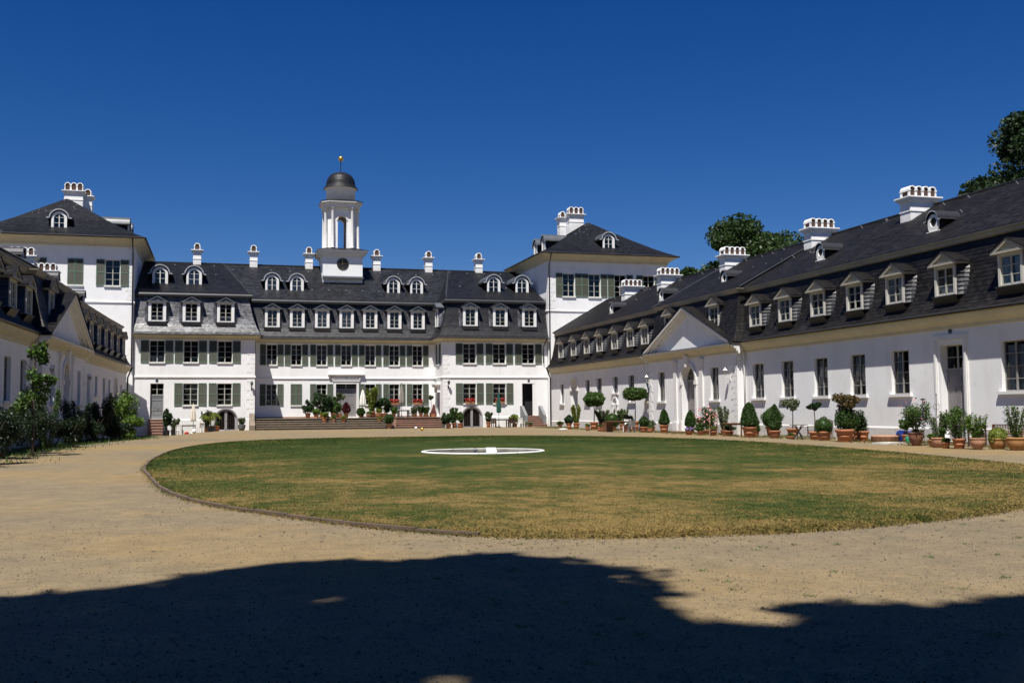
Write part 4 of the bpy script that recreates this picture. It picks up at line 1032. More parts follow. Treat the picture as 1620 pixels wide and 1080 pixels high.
            for s_ in (-1, 1):
                x = s_*(r+.15); su.box(x-.17, x+.17, -.12, .01, -.26, -.02); su.box(x-.14, x+.14, -.06, .01, -zs, -.26); su.box(x-.2, x+.2, -.15, .01, -zs-.1, -zs+.75)
            su.prism([(-.14, r-.05), (.14, r-.05), (.24, r+.62), (-.24, r+.62)], -.24, .01); su.box(-.28, .28, -.28, .01, r+.62, r+.72)
            su.obj('door_surround', 'trim', t, P(a, 0, zs))
            for s_ in (-1, 1):
                pm = MB(); pm.box(-.24, .24, -.10, .01, -.3, 4.55); pm.box(-.34, .34, -.22, .01, 4.85, 4.97); pm.box(-.30, .30, -.17, .01, 4.72, 4.85); pm.box(-.27, .27, -.14, .01, 4.55, 4.72); pm.box(-.34, .34, -.18, .01, -.3, .72)
                pm.obj('pilaster', 'trim', t, P(a+s_*2.05, 0, 0))
            MB().box(-1.6, 1.6, -.55, .05, -.1, .12).obj('step', 'step', t, P(a, 0, 0))
            plate(t, P(a, .01, 5.05), 0)
        elif k == 'sdoor':
            panel_door(t, P(a, .36, z0), 0, w_, z1-z0, 1.2, 2)
            for s_ in (-1, 1): MB().box(-.11, .11, -.06, .01, -.2, 4.6).box(-.06, .06, -.10, .0, -.2, 4.56).obj('door_jamb', 'trim', t, P(a+s_*(w_/2+.24), 0, 0))
            MB().box(-w_/2-.4, w_/2+.4, -.07, .01, 4.6, 4.85).obj('door_lintel', 'trim', t, P(a, 0, 0)); plate(t, P(a, .01, 5.0), 0)
            MB().box(-1.1, 1.1, -.6, .05, -.1, .10).obj('step', 'step_old', t, P(a, 0, 0))
    if niche:       # wall fountain niche under the small window
        P, a = win[4][0], win[4][1]; mb = MB(); r = .42
        for j in range(12):
            c0, c1 = math.pi*j/12, math.pi*(j+1)/12
            mb.prism([(-(r+.2)*math.cos(c0), 2.15+(r+.2)*math.sin(c0)), (-(r+.2)*math.cos(c1), 2.15+(r+.2)*math.sin(c1)), (-r*math.cos(c1), 2.15+r*math.sin(c1)), (-r*math.cos(c0), 2.15+r*math.sin(c0))], -.10, .01)
        for s_ in (-1, 1): mb.box(s_*.52-.14, s_*.52+.14, -.16, .01, 2.0, 2.15); mb.box(s_*.52-.1, s_*.52+.1, -.1, .01, .3, 2.0)
        mb.box(-.42, .42, -.05, .01, .3, 2.1); mb.lathe([(.02, .95), (.34, 1.1), (.38, 1.18)], 12, (0, -.12, 0))
        f = mb.obj('wall_fountain', 'trim', t, P(a, 0, 0)); MB().lathe([(.02, 1.35), (.10, 1.42), (.12, 1.55), (.06, 1.68)], 8, (0, -.1, 0)).obj('spout_mask', 'iron', f)
    for s in (25.75, 38.2): lantern(t, (X(s), -RP-.02, 3.55), 0, 'trim')
    for s, sd in ((39.35, 1),):
        pts = [(X(s), -.5, 5.7), (X(s), -.3, 5.3), (X(s), -.14, 5.0), (X(s), -.14, .1)]; MB().tube(pts, .06, 8).obj('downpipe', 'trim', t, smooth=True)
    MB().tube([(X(.25), -.5, 5.7), (X(.25), -.3, 5.2), (X(.25), -.14, 4.8), (X(.25), -.14, .1)], .07, 8).obj('downpipe', 'gutter', t, smooth=True)
    quoins(t, (X(S1 if sg > 0 else S2), -RP), (1, 0), .75, 4.9, False, .36); quoins(t, (X(S2 if sg > 0 else S1), -RP), (1, 0), .75, 4.9, True, .36)
    # dormers
    def yrw(z):
        zz = z+6.62
        for (b0, z0), (b1, z1) in zip(WP, WP[1:]):
            if z0 <= zz <= z1: return .24-(b0+(b1-b0)*(zz-z0)/(z1-z0))
        return .82 if zz > 8 else 0.
    ds = [3.8, 7.45, 11.0, 14.2, 17.7, 21.1, 24.0, 40.98, 44.4, 47.8, 51.2, 54.5, 58.1, 62.1, 66.0, 70.0]
    kinds = ['net', 'net', 'low', None, 'net', 'low', 'net']
    for kd in ('net', 'low', None):
        pl = [(X(s), -.24, 6.58) for i, s in enumerate(ds) if kinds[i % 7] == kd and s < Lw-1]
        spread(lambda: pediment_dormer(t, 1.38, 1.36, 1.9, .60, yrw, False, 3, kd, single, slate), pl, t)
    spread(lambda: pediment_dormer(t, 1.38, 1.36, 1.9, .60, yrw, False, 3, None, single, slate), [(X(s), -RP+.16, 7.0) for s in (28.6, 35.74)], t)
    oc = [(X(s), 1.7, 10.02) for s in (12.2, 22.9, 33.4, 45.2, 55.0, 66.0) if s < Lw-1]
    spread(lambda: oculus_dormer(t), oc, t)
    for o in kids(t):
        if o.name.startswith('oculus_dormer'): o.scale = (.85, .85, .85)
    for s in (8.35, 16.5, 28.0, 39.6, 49.35, 60.0):
        if s < Lw-1: wing_chimney(t, X(s), sg)
    return t
def wing_chimney(t, x, sg):
    # four flues across the ridge: long side faces along the wing
    chimney(t, (x, 5.25, 11.75), 1.72, .88, 1.0, 4, rz=math.pi/2)
WR = wing('wing_building', 'long low white wing with pediment and dormers on the right, behind the terracotta pots', (31.5, 97.2, 0), -math.pi/2, 1, 74, True, True, 'slate_brown')
WL = wing('wing_building', 'long low white wing in shade at the left edge, behind dark shrubs', (-7.87, 97.2, 0), math.pi/2-R(2.17), -1, 60, False, False, 'slate_brown')

# ================================================================== GROUND
def smooth(a, b, x): t = min(1, max(0, (x-a)/(b-a))); return t*t*(3-2*t)
def gz(x, y): return -.42*smooth(60, 96, y)*smooth(1.0, -5.5, x)
m, n, b = nodemat('sandy_gravel'); L = n.links.new
tc = n.nodes.new('ShaderNodeTexCoord')
def noise(n, sc, det=6, rough=.6, vec=None):
    q = n.nodes.new('ShaderNodeTexNoise'); q.inputs['Scale'].default_value = sc; q.inputs['Detail'].default_value = det; q.inputs['Roughness'].default_value = rough
    n.links.new(vec or tc.outputs['Object'], q.inputs['Vector']); return q
def ramp(n, inp, pts):
    r = n.nodes.new('ShaderNodeValToRGB'); e = r.color_ramp.elements
    while len(e) < len(pts): e.new(.5)
    for k, (p, c) in enumerate(pts): e[k].position = p; e[k].color = (*c, 1) if len(c) == 3 else c
    n.links.new(inp, r.inputs[0]); return r
def mixc(n, fac, a, c, mode='MIX'):
    x = n.nodes.new('ShaderNodeMix'); x.data_type = 'RGBA'; x.blend_type = mode
    if isinstance(fac, (int, float)): x.inputs[0].default_value = fac
    else: n.links.new(fac, x.inputs[0])
    for sck, v in ((x.inputs[6], a), (x.inputs[7], c)):
        if isinstance(v, tuple): sck.default_value = (*v, 1)
        else: n.links.new(v, sck)
    return x.outputs[2]
big = noise(n, .13, 5, .6); r1 = ramp(n, big.outputs[0], [(.30, (.168, .141, .096)), (.48, (.204, .163, .101)), (.62, (.232, .170, .084)), (.76, (.270, .180, .070))])
mid = noise(n, 1.7, 6, .7); r2 = ramp(n, mid.outputs[0], [(.3, (.78, .78, .80)), (.7, (1.16, 1.12, 1.06))])
c = mixc(n, 1., r1.outputs[0], r2.outputs[0], 'MULTIPLY')
fine = noise(n, 48, 3, .7); r3 = ramp(n, fine.outputs[0], [(.27, (.30, .29, .29)), (.42, (.92, .92, .92)), (.60, (1.08, 1.08, 1.07)), (.74, (1.75, 1.72, 1.65))])
c = mixc(n, .9, c, r3.outputs[0], 'MULTIPLY')
grit = noise(n, 9, 4, .75); r4 = ramp(n, grit.outputs[0], [(.30, (.70, .69, .68)), (.45, (1, 1, 1)), (.7, (1.12, 1.11, 1.08))]); c = mixc(n, .9, c, r4.outputs[0], 'MULTIPLY')
L(c, b.inputs['Base Color']); b.inputs['Roughness'].default_value = .95; b.inputs['Specular IOR Level'].default_value = .2
bp = n.nodes.new('ShaderNodeBump'); bp.inputs['Strength'].default_value = .55; bp.inputs['Distance'].default_value = .03
ad = n.nodes.new('ShaderNodeMath'); ad.operation = 'ADD'; b2 = noise(n, 18, 5, .7); L(fine.outputs[0], ad.inputs[0]); L(b2.outputs[0], ad.inputs[1]); L(ad.outputs[0], bp.inputs['Height']); L(bp.outputs[0], b.inputs['Normal'])
M['gravel'] = m

m, n, b = nodemat('dry_lawn'); L = n.links.new; tc = n.nodes.new('ShaderNodeTexCoord')
mp = n.nodes.new('ShaderNodeMapping'); mp.inputs['Scale'].default_value = (.9, .8, 1.0); L(tc.outputs['Object'], mp.inputs['Vector'])
p1 = noise(n, .30, 9, .66, mp.outputs[0]); p2 = noise(n, 2.2, 6, .75, mp.outputs[0])
sp = n.nodes.new('ShaderNodeSeparateXYZ'); L(tc.outputs['Object'], sp.inputs[0])
dry = n.nodes.new('ShaderNodeMapRange'); dry.inputs[1].default_value = 50; dry.inputs[2].default_value = 15; dry.inputs[3].default_value = -.10; dry.inputs[4].default_value = .15; L(sp.outputs[1], dry.inputs[0])
a1 = n.nodes.new('ShaderNodeMath'); a1.operation = 'ADD'; L(p1.outputs[0], a1.inputs[0]); L(dry.outputs[0], a1.inputs[1])
a2 = n.nodes.new('ShaderNodeMath'); a2.operation = 'MULTIPLY_ADD'; a2.inputs[1].default_value = .70; L(p2.outputs[0], a2.inputs[0]); L(a1.outputs[0], a2.inputs[2])
g0 = n.nodes.new('ShaderNodeNewGeometry'); m0 = n.nodes.new('ShaderNodeMapRange'); m0.inputs[3].default_value = -.17; m0.inputs[4].default_value = .03; L(g0.outputs['Random Per Island'], m0.inputs[0])
a3 = n.nodes.new('ShaderNodeMath'); a3.operation = 'ADD'; L(a2.outputs[0], a3.inputs[0]); L(m0.outputs[0], a3.inputs[1])
r1 = ramp(n, a3.outputs[0], [(.64, (.030, .052, .008)), (.76, (.056, .072, .013)), (.86, (.112, .094, .026)), (.97, (.215, .152, .052))])
f3 = noise(n, 30, 3, .7); r3 = ramp(n, f3.outputs[0], [(.3, (.55, .55, .55)), (.7, (1.35, 1.35, 1.3))]); c = mixc(n, .8, r1.outputs[0], r3.outputs[0], 'MULTIPLY')
gi = n.nodes.new('ShaderNodeNewGeometry'); mr = n.nodes.new('ShaderNodeMapRange'); mr.inputs[3].default_value = .65; mr.inputs[4].default_value = 1.4; L(gi.outputs['Random Per Island'], mr.inputs[0])
c = mixc(n, 1., c, mr.outputs[0], 'MULTIPLY'); L(c, b.inputs['Base Color']); b.inputs['Roughness'].default_value = .9; b.inputs['Specular IOR Level'].default_value = .15
bp = n.nodes.new('ShaderNodeBump'); bp.inputs['Strength'].default_value = .7; bp.inputs['Distance'].default_value = .05; L(f3.outputs[0], bp.inputs['Height']); L(bp.outputs[0], b.inputs['Normal'])
M['lawn'] = m
M['deadleaf'] = leafmat('dead_leaves', (.07, .042, .02), .6, .1)
M['weeds'] = leafmat('verge_grass', (.13, .115, .035), .55, .1)

xs = [-1500, -400, -120, -60] + [-40+2*i for i in range(51)] + [90, 200, 500, 1500]; ys = [-1500, -300, -80, -30] + [-10+2*i for i in range(66)] + [160, 300, 700, 1500]
g = MB(); g.v = [(x, y, gz(x, y)) for y in ys for x in xs]; nx = len(xs)
g.f = [(j*nx+i, j*nx+i+1, (j+1)*nx+i+1, (j+1)*nx+i) for j in range(len(ys)-1) for i in range(nx-1)]; g.m = [0]*len(g.f)
ground = g.obj('gravel_ground', 'gravel', kind='structure')

LB = [(-2.03, 32.62), (-1.6, 27.72), (-1.05, 23.03), (-0.5, 20.34), (0.16, 18.34), (0.74, 17.1), (1.41, 15.73), (2.15, 14.4), (2.86, 13.52), (3.53, 12.87), (4.49, 12.43), (5.44, 12.2), (6.73, 12.1), (7.67, 12.16), (8.81, 12.4), (10.14, 12.79), (12.09, 13.6), (15.2, 15.6), (18.4, 18.9), (20.97, 23.32), (22.2, 27.69), (23.23, 32.57), (24.05, 37.95), (24.67, 44.3), (24.44, 50.6), (23.04, 55.97), (20.18, 61.0), (16.03, 64.0), (9.67, 64.71), (5.7, 63.7), (1.91, 61.0), (-0.48, 55.56), (-1.73, 47.72), (-2.1, 39.89)]
def catmull(P, k=8):
    out = []; n_ = len(P)
    for i in range(n_):
        p0, p1, p2, p3 = (Vector(P[(i+d) % n_]) for d in (-1, 0, 1, 2))
        for j in range(k):
            t = j/k; out.append(.5*((2*p1)+(-p0+p2)*t+(2*p0-5*p1+4*p2-p3)*t*t+(-p0+3*p1-3*p2+p3)*t**3))
    return out
LC = catmull(LB); ctr = Vector((11.2, 38.3)); nl = len(LC)
lm = MB(); rings_ = [1.0, .985, .9, .7, .45]
for q in rings_:
    for p in LC: 
        c = ctr+(p-ctr)*q; lm.v.append((c.x, c.y, .005 if q == 1 else .05+.03*(1-q)))
for r_ in range(len(rings_)-1):
    for i in range(nl): a = r_*nl+i; c = r_*nl+(i+1) % nl; lm.f.append((a, c, c+nl, a+nl)); lm.m.append(0)
FC = Vector((9.65, 38.2)); b0 = (len(rings_)-1)*nl       # the lawn stops at the basin
for p in LC: d = (p-FC).normalized()*2.26; lm.v.append((FC.x+d.x, FC.y+d.y, .078))
for i in range(nl): lm.f.append((b0+i, b0+(i+1) % nl, b0+nl+(i+1) % nl, b0+nl+i)); lm.m.append(0)
lawn = lm.obj('lawn', 'lawn', kind='structure')
ku = MB().box(-.5, .5, -.03, .03, -.06, .075).obj('tmp', 'kerb'); kme = ku.data; bpy.data.objects.remove(ku)
acc = 0.; last = LC[0]
dense = catmull(LB, 40); 
for p, q in zip(dense, dense[1:]+dense[:1]):
    acc += (q-p).length
    if acc >= 1.0:
        d = (q-last); mid = (q+last)/2; out_ = (mid-ctr).normalized()*.06
        if mid.x < 3.2 and mid.y < 60: o = link('kerb_stone', kme, lawn, (mid.x+out_.x, mid.y+out_.y, random.uniform(-.03, -.012)), math.atan2(d.y, d.x)); o.scale = (d.length*.985, 1, 1)
        acc = 0.; last = q
# grass blades: many close by, fewer and broader far away
def inside(px, py, poly):
    x = np.array([p.x for p in poly]); y = np.array([p.y for p in poly]); r_ = np.zeros(len(px), bool); j = len(x)-1
    for i in range(len(x)):
        cnd = ((y[i] > py) != (y[j] > py)) & (px < (x[j]-x[i])*(py-y[i])/(y[j]-y[i]+1e-12)+x[i]); r_ ^= cnd; j = i
    return r_
def blades(name, P, hgt, wid, mt, kind='stuff', parent=None, lean=.5):
    N = len(P); a = RNG.uniform(0, 2*np.pi, N); dx, dy = np.cos(a)*wid, np.sin(a)*wid
    ln = RNG.normal(0, lean, (N, 2))*hgt[:, None]
    V = np.empty((N, 3, 3)); V[:, 0] = P; V[:, 1] = P; V[:, 2] = P
    V[:, 0, 0] -= dx; V[:, 0, 1] -= dy; V[:, 1, 0] += dx; V[:, 1, 1] += dy
    V[:, 2, :2] += ln; V[:, 2, 2] += hgt
    return npmesh(name, V, 3, mt, kind, parent)
def npmesh(name, V, k, mt, kind=None, parent=None, loc=(0, 0, 0)):
    N = len(V); me = bpy.data.meshes.new(name); me.vertices.add(N*k); me.vertices.foreach_set('co', V.reshape(-1).astype(np.float32))
    me.loops.add(N*k); me.loops.foreach_set('vertex_index', np.arange(N*k, dtype=np.int32))
    me.polygons.add(N); me.polygons.foreach_set('loop_start', np.arange(0, N*k, k, dtype=np.int32))
    me.update(calc_edges=True); me.validate()
    me.materials.append(M[mt]); return link(name, me, parent, loc, 0, kind)
N = 420000
py_ = 12+52*RNG.random(N)**2.2; px_ = RNG.uniform(-2.2, 24.8, N)
ok = inside(px_, py_, LC) & (px_ < .62*py_+8) & (np.hypot(px_-9.65, py_-38.2) > 2.33); px_, py_ = px_[ok], py_[ok]; N = len(px_); dist = np.hypot(px_, py_)
blades('grass', np.stack([px_, py_, np.full(N, .045)], 1), RNG.uniform(.008, .026, N)*(1+dist/60), .004+.00028*dist, 'lawn', lean=1.3)
# ragged dry edge and verge tufts
idx = RNG.integers(0, len(dense), 26000); e = np.array([(p.x, p.y) for p in dense])[idx]; jit = RNG.normal(0, .10, (len(idx), 2)); e = e+jit
e = e[(e[:, 1] < 40)]
blades('edge_grass', np.stack([e[:, 0], e[:, 1], np.full(len(e), .0)], 1), RNG.uniform(.012, .06, len(e)), np.full(len(e), .007), 'lawn', lean=1.2)
t_ = RNG.random(30000); Y = 27+70*t_; Xv = 31.3-np.abs(RNG.normal(0, 1.1, len(Y)))-.1
cl_ = (np.sin(Y*1.7)+np.sin(Y*.63+1)+np.sin(Xv*2.1+Y*.4)) > -.5; Y, Xv = Y[cl_], Xv[cl_]
blades('verge_weeds', np.stack([Xv, Y, np.zeros(len(Y))], 1), RNG.uniform(.04, .16, len(Y)), np.full(len(Y), .016), 'weeds')
Y = 30+66*RNG.random(9000); Xv = -8.4+.038*(Y-60)+np.abs(RNG.normal(0, 1.15, len(Y))); 
blades('verge_grass', np.stack([Xv, Y, np.array([gz(a, c) for a, c in zip(Xv, Y)])], 1), RNG.uniform(.05, .22, len(Y)), np.full(len(Y), .016), 'l_mid')
# loose pebbles on the near gravel
N = 60000; py_ = 5+14*RNG.random(N)**1.5; px_ = -3+RNG.random(N)*14*(py_/10); ok = ~inside(px_, py_, LC); px_, py_ = px_[ok], py_[ok]; N = len(px_)
sz = RNG.gamma(2., .0019, N)+.002; an = RNG.uniform(0, 6.28, N); P = np.stack([px_, py_, sz*.2], 1)
tet = np.array([[1, 0, -.3], [-.5, .87, -.3], [-.5, -.87, -.3], [0, 0, .75]]); V = []
for f in ((0, 1, 3), (1, 2, 3), (2, 0, 3)):
    c3 = tet[list(f)][None].repeat(N, 0)*sz[:, None, None]*RNG.uniform(.8, 1.2, (N, 1, 1)); x = c3[..., 0]*np.cos(an)[:, None]-c3[..., 1]*np.sin(an)[:, None]; y = c3[..., 0]*np.sin(an)[:, None]+c3[..., 1]*np.cos(an)[:, None]
    V.append(np.stack([x, y, c3[..., 2]], -1)+P[:, None])
npmesh('loose_pebbles', np.concatenate(V), 3, 'pebble', 'stuff')

N = 900; ii = RNG.integers(0, len(dense), N); q = np.array([(p.x, p.y) for p in dense])[ii]; o_ = q-np.array([ctr.x, ctr.y]); o_ /= np.linalg.norm(o_, axis=1)[:, None]
q = q+o_*(np.abs(RNG.normal(0, .9, N))[:, None]+.05); q = q[q[:, 1] < 30]; N = len(q); a = RNG.uniform(0, 6.28, N); sz = RNG.uniform(.012, .035, N)
V = np.stack([np.stack([q[:, 0]+sz*np.cos(a+k*1.571)*(1 if k % 2 else .5), q[:, 1]+sz*np.sin(a+k*1.571)*(1 if k % 2 else .5), .006+.008*RNG.random(N)], 1) for k in range(4)], 1)
npmesh('fallen_leaves', V, 4, 'deadleaf', 'stuff')
N = 2600; ii = RNG.integers(0, 150, N); c_ = np.stack([RNG.uniform(2, 16, 150), RNG.uniform(6, 14, 150)], 1); q = c_[ii]+RNG.normal(0, .035, (N, 2)); q = q[~inside(q[:, 0], q[:, 1], LC)]
blades('gravel_weeds', np.stack([q[:, 0], q[:, 1], np.zeros(len(q))], 1), RNG.uniform(.008, .03, len(q)), np.full(len(q), .005), 'l_mid', lean=1.0)

# round basin in the lawn
fb = thing('fountain_basin', 'round white stone fountain rim lying in the middle of the lawn', 'fountain', (9.65, 38.2, .0))
N = 40
for k in range(10):
    mb = MB()
    for j in range(4):
        a, c = 2*math.pi*(k*4+j)/N+.004*(j == 0), 2*math.pi*(k*4+j+1)/N-.004*(j == 3)
        prof = [(2.34, .02), (2.34, .095), (2.31, .118), (2.21, .118), (2.19, .105)]
        for (r0, z0), (r1, z1) in zip(prof, prof[1:]): mb.face([(r0*math.cos(a), r0*math.sin(a), z0), (r0*math.cos(c), r0*math.sin(c), z0), (r1*math.cos(c), r1*math.sin(c), z1), (r1*math.cos(a), r1*math.sin(a), z1)])
    mb.obj('rim_stone', 'white', fb)
bw = MB()
for k in range(40):
    a, c = 2*math.pi*k/40, 2*math.pi*(k+1)/40; bw.face([(2.19*math.cos(a), 2.19*math.sin(a), .106), (2.19*math.cos(c), 2.19*math.sin(c), .106), (2.185*math.cos(c), 2.185*math.sin(c), .004), (2.185*math.cos(a), 2.185*math.sin(a), .004)])
bw.obj('basin_wall', 'basin_stone', fb)
MB().lathe([(2.18, .006), (2.18, .010)], 40).obj('basin_floor', 'soil', fb)
MB().box(-.19, .19, -2.36, 2.25, .119, .145).obj('cover_board', 'white', fb, (.32, 0, 0), -.247)
MB().lathe([(.05, .01), (.05, .1), (.09, .11), (.09, .15), (.02, .2)], 8, (-.3, 0, 0)).obj('nozzle', 'bucket', fb)

# ================================================================== FOLIAGE
def leafcloud(name, P, size, mt, parent, aspect=.5, loc=(0, 0, 0), kind=None, flat=0.):
    P = np.asarray(P, float); N = len(P)
    nrm = RNG.normal(0, 1, (N, 3)); nrm[:, 2] += flat; nrm /= np.linalg.norm(nrm, axis=1)[:, None]
    t = np.cross(nrm, RNG.normal(0, 1, (N, 3))); t /= np.linalg.norm(t, axis=1)[:, None]+1e-9; b_ = np.cross(nrm, t)
    s_ = (size*RNG.uniform(.6, 1.35, N))[:, None]
    V = np.stack([P-t*s_, P+b_*s_*aspect+nrm*s_*.12, P+t*s_, P-b_*s_*aspect+nrm*s_*.12], 1)
    return npmesh(name, V, 4, mt, kind, parent, loc)
def dirs(N):
    d = RNG.normal(0, 1, (N, 3)); return d/np.linalg.norm(d, axis=1)[:, None]
def s_ball(N, c, r, shell=.82, sq=(1, 1, 1)):
    d = dirs(N); ph_ = RNG.uniform(0, 6, 3); lump = 1+.07*np.sin(d[:, 0]*6+ph_[0])+.07*np.sin(d[:, 1]*5+ph_[1])+.06*np.sin(d[:, 2]*7+ph_[2])+.10*(RNG.random(N)**9)
    return np.array(c)+d*np.array(sq)*(r*lump*(shell+(1-shell)*RNG.random(N)**.6))[:, None]
def s_egg(N, c, r, h, pw=1.7):
    z = RNG.random(N)**.85; rr = r*(1-z**pw)**.62*(.45+.55*np.minimum(1, z/.16)); a = RNG.uniform(0, 6.283, N); ph_ = RNG.uniform(0, 6, 2); k = (.85+.17*RNG.random(N)+.14*RNG.random(N)**9)*(1+.06*np.sin(3*a+ph_[0]+4*z)+.05*np.sin(7*z+ph_[1]))
    return np.array(c)+np.stack([rr*k*np.cos(a), rr*k*np.sin(a), z*h], 1)
def s_bush(N, c, rx, rz, lumps=9, lr=.42):
    out = []
    for i in range(lumps):
        d = dirs(1)[0]; k = RNG.random()**.4*(1-lr*.6); lc = np.array(c)+d*np.array([rx, rx, rz])*k
        q = dirs(N//lumps)*np.array([rx, rx, rz])*lr*RNG.uniform(.7, 1.15)*(RNG.random((N//lumps, 1))**.45); out.append(lc+q)
    return np.concatenate(out)
POTS = {}
def pot(parent, h, w_, shape, mt, loc=(0, 0, 0)):
    r = w_/2; mb = MB()
    if shape == 'bowl': pr = [(r*.55, 0), (r*.62, .02), (r*.86, h*.35), (r*.97, h*.7), (r*.93, h*.86), (r, h*.88), (r, h*.98), (r*.9, h)]
    elif shape == 'urn': pr = [(r*.5, 0), (r*.56, h*.1), (r*.86, h*.42), (r*1.0, h*.72), (r*.9, h*.88), (r*.96, h*.9), (r*.96, h*.99), (r*.86, h)]
    elif shape == 'straight': pr = [(r*.78, 0), (r*.8, h*.03), (r*.96, h*.97), (r, h*.98), (r, h), (r*.9, h)]
    else: pr = [(r*.66, 0), (r*.69, h*.04), (r*.78, h*.40), (r*.81, h*.41), (r*.81, h*.46), (r*.79, h*.47), (r*.88, h*.78), (r*1.0, h*.80), (r*1.0, h*.98), (r*.96, h), (r*.86, h), (r*.84, h*.9)]
    o = mb.lathe(pr, 20).obj('pot', mt, parent, loc, smooth=False)
    for p in o.data.polygons: p.use_smooth = len(p.vertices) == 4
    MB().lathe([(r*.86, h*.92), (r*.3, h*.955)], 14).obj('soil', 'soil', parent, loc)
def stem(parent, pts, rad, mt='trunk'): return MB().tube(pts, rad, 6).obj('stem', mt, parent, smooth=True)
def plant(label, x, y, kind, h, w_, ph, pw, leaf='l_mid', pm='terra', shape='pot', z=None, name='potted_plant', cat='potted plant', flower=None, nf=60, group=None, dens=1., pots=True):
    """pot (ph x pw), crown of width w_ reaching height h"""
    z = gz(x, y) if z is None else z
    t = thing(name, label, cat, (x, y, z), 0, group)
    if pots: pot(t, ph, pw, shape, pm)
    r = w_/2; d_ = math.hypot(x, y); dens *= 1.5; ls = max(.036, .00075*d_); tr = 'stem'
    if kind == 'ball':
        rr = r; c = (0, 0, h-rr); leafcloud('foliage', s_ball(int(1500*dens), c, rr), ls*.8, leaf, t)
        MB().lathe([(.02, -rr*.86)]+[(rr*.86*math.sin(math.pi*k/8), -rr*.86*math.cos(math.pi*k/8)) for k in range(1, 8)]+[(.02, rr*.86)], 12, c).obj('inner_crown', leaf, t, smooth=True)
        stem(t, [(0, 0, ph*.9), (0, 0, h-rr)], .03)
    elif kind == 'egg':
        leafcloud('foliage', s_egg(int(2200*dens), (0, 0, ph*.96), r, h-ph*.96), ls*.8, leaf, t)
        H_ = h-ph; MB().lathe([(r*.5, ph+.03)]+[(r*.83*(1-q**1.7)**.62, ph+.05+H_*.92*q) for q in (.1, .25, .45, .65, .82, .94)], 12).obj('inner_crown', leaf, t, smooth=True)
        stem(t, [(0, 0, ph*.8), (0, 0, ph+.2)], .03)
    elif kind == 'standard':
        rr = r; cz = h-rr*.8
        leafcloud('foliage', s_bush(int(700*dens), (0, 0, cz), rr, rr*.8, 12, .38), ls*1.5, leaf, t)
        stem(t, [(0, 0, ph*.9), (.03, 0, (ph+cz)/2), (0, .02, cz-.05)], [.03, .024, .018])
        for i in range(5):
            a = i*1.3; stem(t, [(0, .02, cz-rr*.5), (rr*.5*math.cos(a), rr*.5*math.sin(a), cz+rr*.1)], [.014, .006])
    elif kind == 'dome':     # clipped umbrella crown on a bare stem
        hh = r*1.15; cz = h-hh*.5
        P = s_ball(int(2300*dens), (0, 0, cz), r*.93, .74, (1, 1, .60)); P = np.concatenate([P, s_bush(int(900*dens), (0, 0, cz), r*1.05, r*.66, 16, .33)]); leafcloud('foliage', P, ls*1.15, leaf, t)
        MB().lathe([(.02, -.4*r)]+[(r*.8*math.sin(math.pi*k/8), -.46*r*math.cos(math.pi*k/8)) for k in range(1, 8)]+[(.02, .46*r)], 12, (0, 0, cz)).obj('inner_crown', leaf, t, smooth=True)
        stem(t, [(0, 0, ph*.9), (.04, .02, (ph+cz)*.5), (0, 0, cz)], [.045, .035, .03])
    elif kind == 'bush':
        hc = (h-ph*.85)/2; leafcloud('foliage', s_bush(int(1100*dens), (0, 0, ph*.85+hc), r, hc, 14, .40), ls*1.25, leaf, t)
        for i in range(6):
            a = i*1.05; stem(t, [(0, 0, ph*.88), (r*.3*math.cos(a), r*.3*math.sin(a), ph+hc*.6), (r*.6*math.cos(a+.3), r*.6*math.sin(a+.3), ph+hc*1.4)], [.018, .012, .005])
    elif kind == 'upright':
        hc = h-ph*.9
        P = []
        for i in range(12):
            a = RNG.uniform(0, 6.28); q = RNG.random(int(100*dens))**.8; k = r*(.25+.75*q)*RNG.uniform(.6, 1.1)
            P.append(np.stack([np.cos(a)*k, np.sin(a)*k, ph*.9+hc*q*RNG.uniform(.75, 1.)], 1)+RNG.normal(0, .07*max(.6, r), (len(q), 3)))
            stem(t, [(0, 0, ph*.88), (np.cos(a)*r*.5, np.sin(a)*r*.5, ph+hc*.5), (np.cos(a)*r*.85, np.sin(a)*r*.85, ph+hc*.85)], [.014, .009, .004])
        leafcloud('foliage', np.concatenate(P), ls*1.4, leaf, t, .35)
    elif kind == 'grass':
        N_ = int(260*dens); a = RNG.uniform(0, 6.28, N_); P = np.stack([.3*pw*np.cos(a)*RNG.random(N_), .3*pw*np.sin(a)*RNG.random(N_), np.full(N_, ph*.9)], 1)
        blades('foliage', P, (h-ph*.9)*RNG.uniform(.55, 1., N_), np.full(N_, .016), leaf, None, t, r*.35/max(.1, h-ph))
    elif kind == 'palm':
        P = []; V = []
        for i in range(14):
            a = i*2.4; ln = r*RNG.uniform(.8, 1.2); up = (h-ph)*RNG.uniform(.7, 1.1)
            pts = [(0, 0, ph*.9), (ln*.4*math.cos(a), ln*.4*math.sin(a), ph+up*.75), (ln*.8*math.cos(a), ln*.8*math.sin(a), ph+up*.85), (ln*1.15*math.cos(a), ln*1.15*math.sin(a), ph+up*.55)]
            stem(t, pts, [.012, .01, .008, .003], leaf)
            for q in np.linspace(.25, 1, 16):
                k = min(2, int(q*3)); f = q*3-k; c = Vector(pts[k]).lerp(Vector(pts[k+1]), f)
                for s_ in (-1, 1):
                    dn = Vector((-math.sin(a)*s_, math.cos(a)*s_, -.25)); tp_ = c+dn*.26*(1.1-q*.6)+Vector((math.cos(a), math.sin(a), 0))*.12
                    V.append([tuple(c), tuple(c.lerp(tp_, .5)+Vector((0, 0, .03))), tuple(tp_), tuple(c.lerp(tp_, .5)-Vector((0, 0, .03)))])
        npmesh('fronds', np.array(V), 4, leaf, None, t)
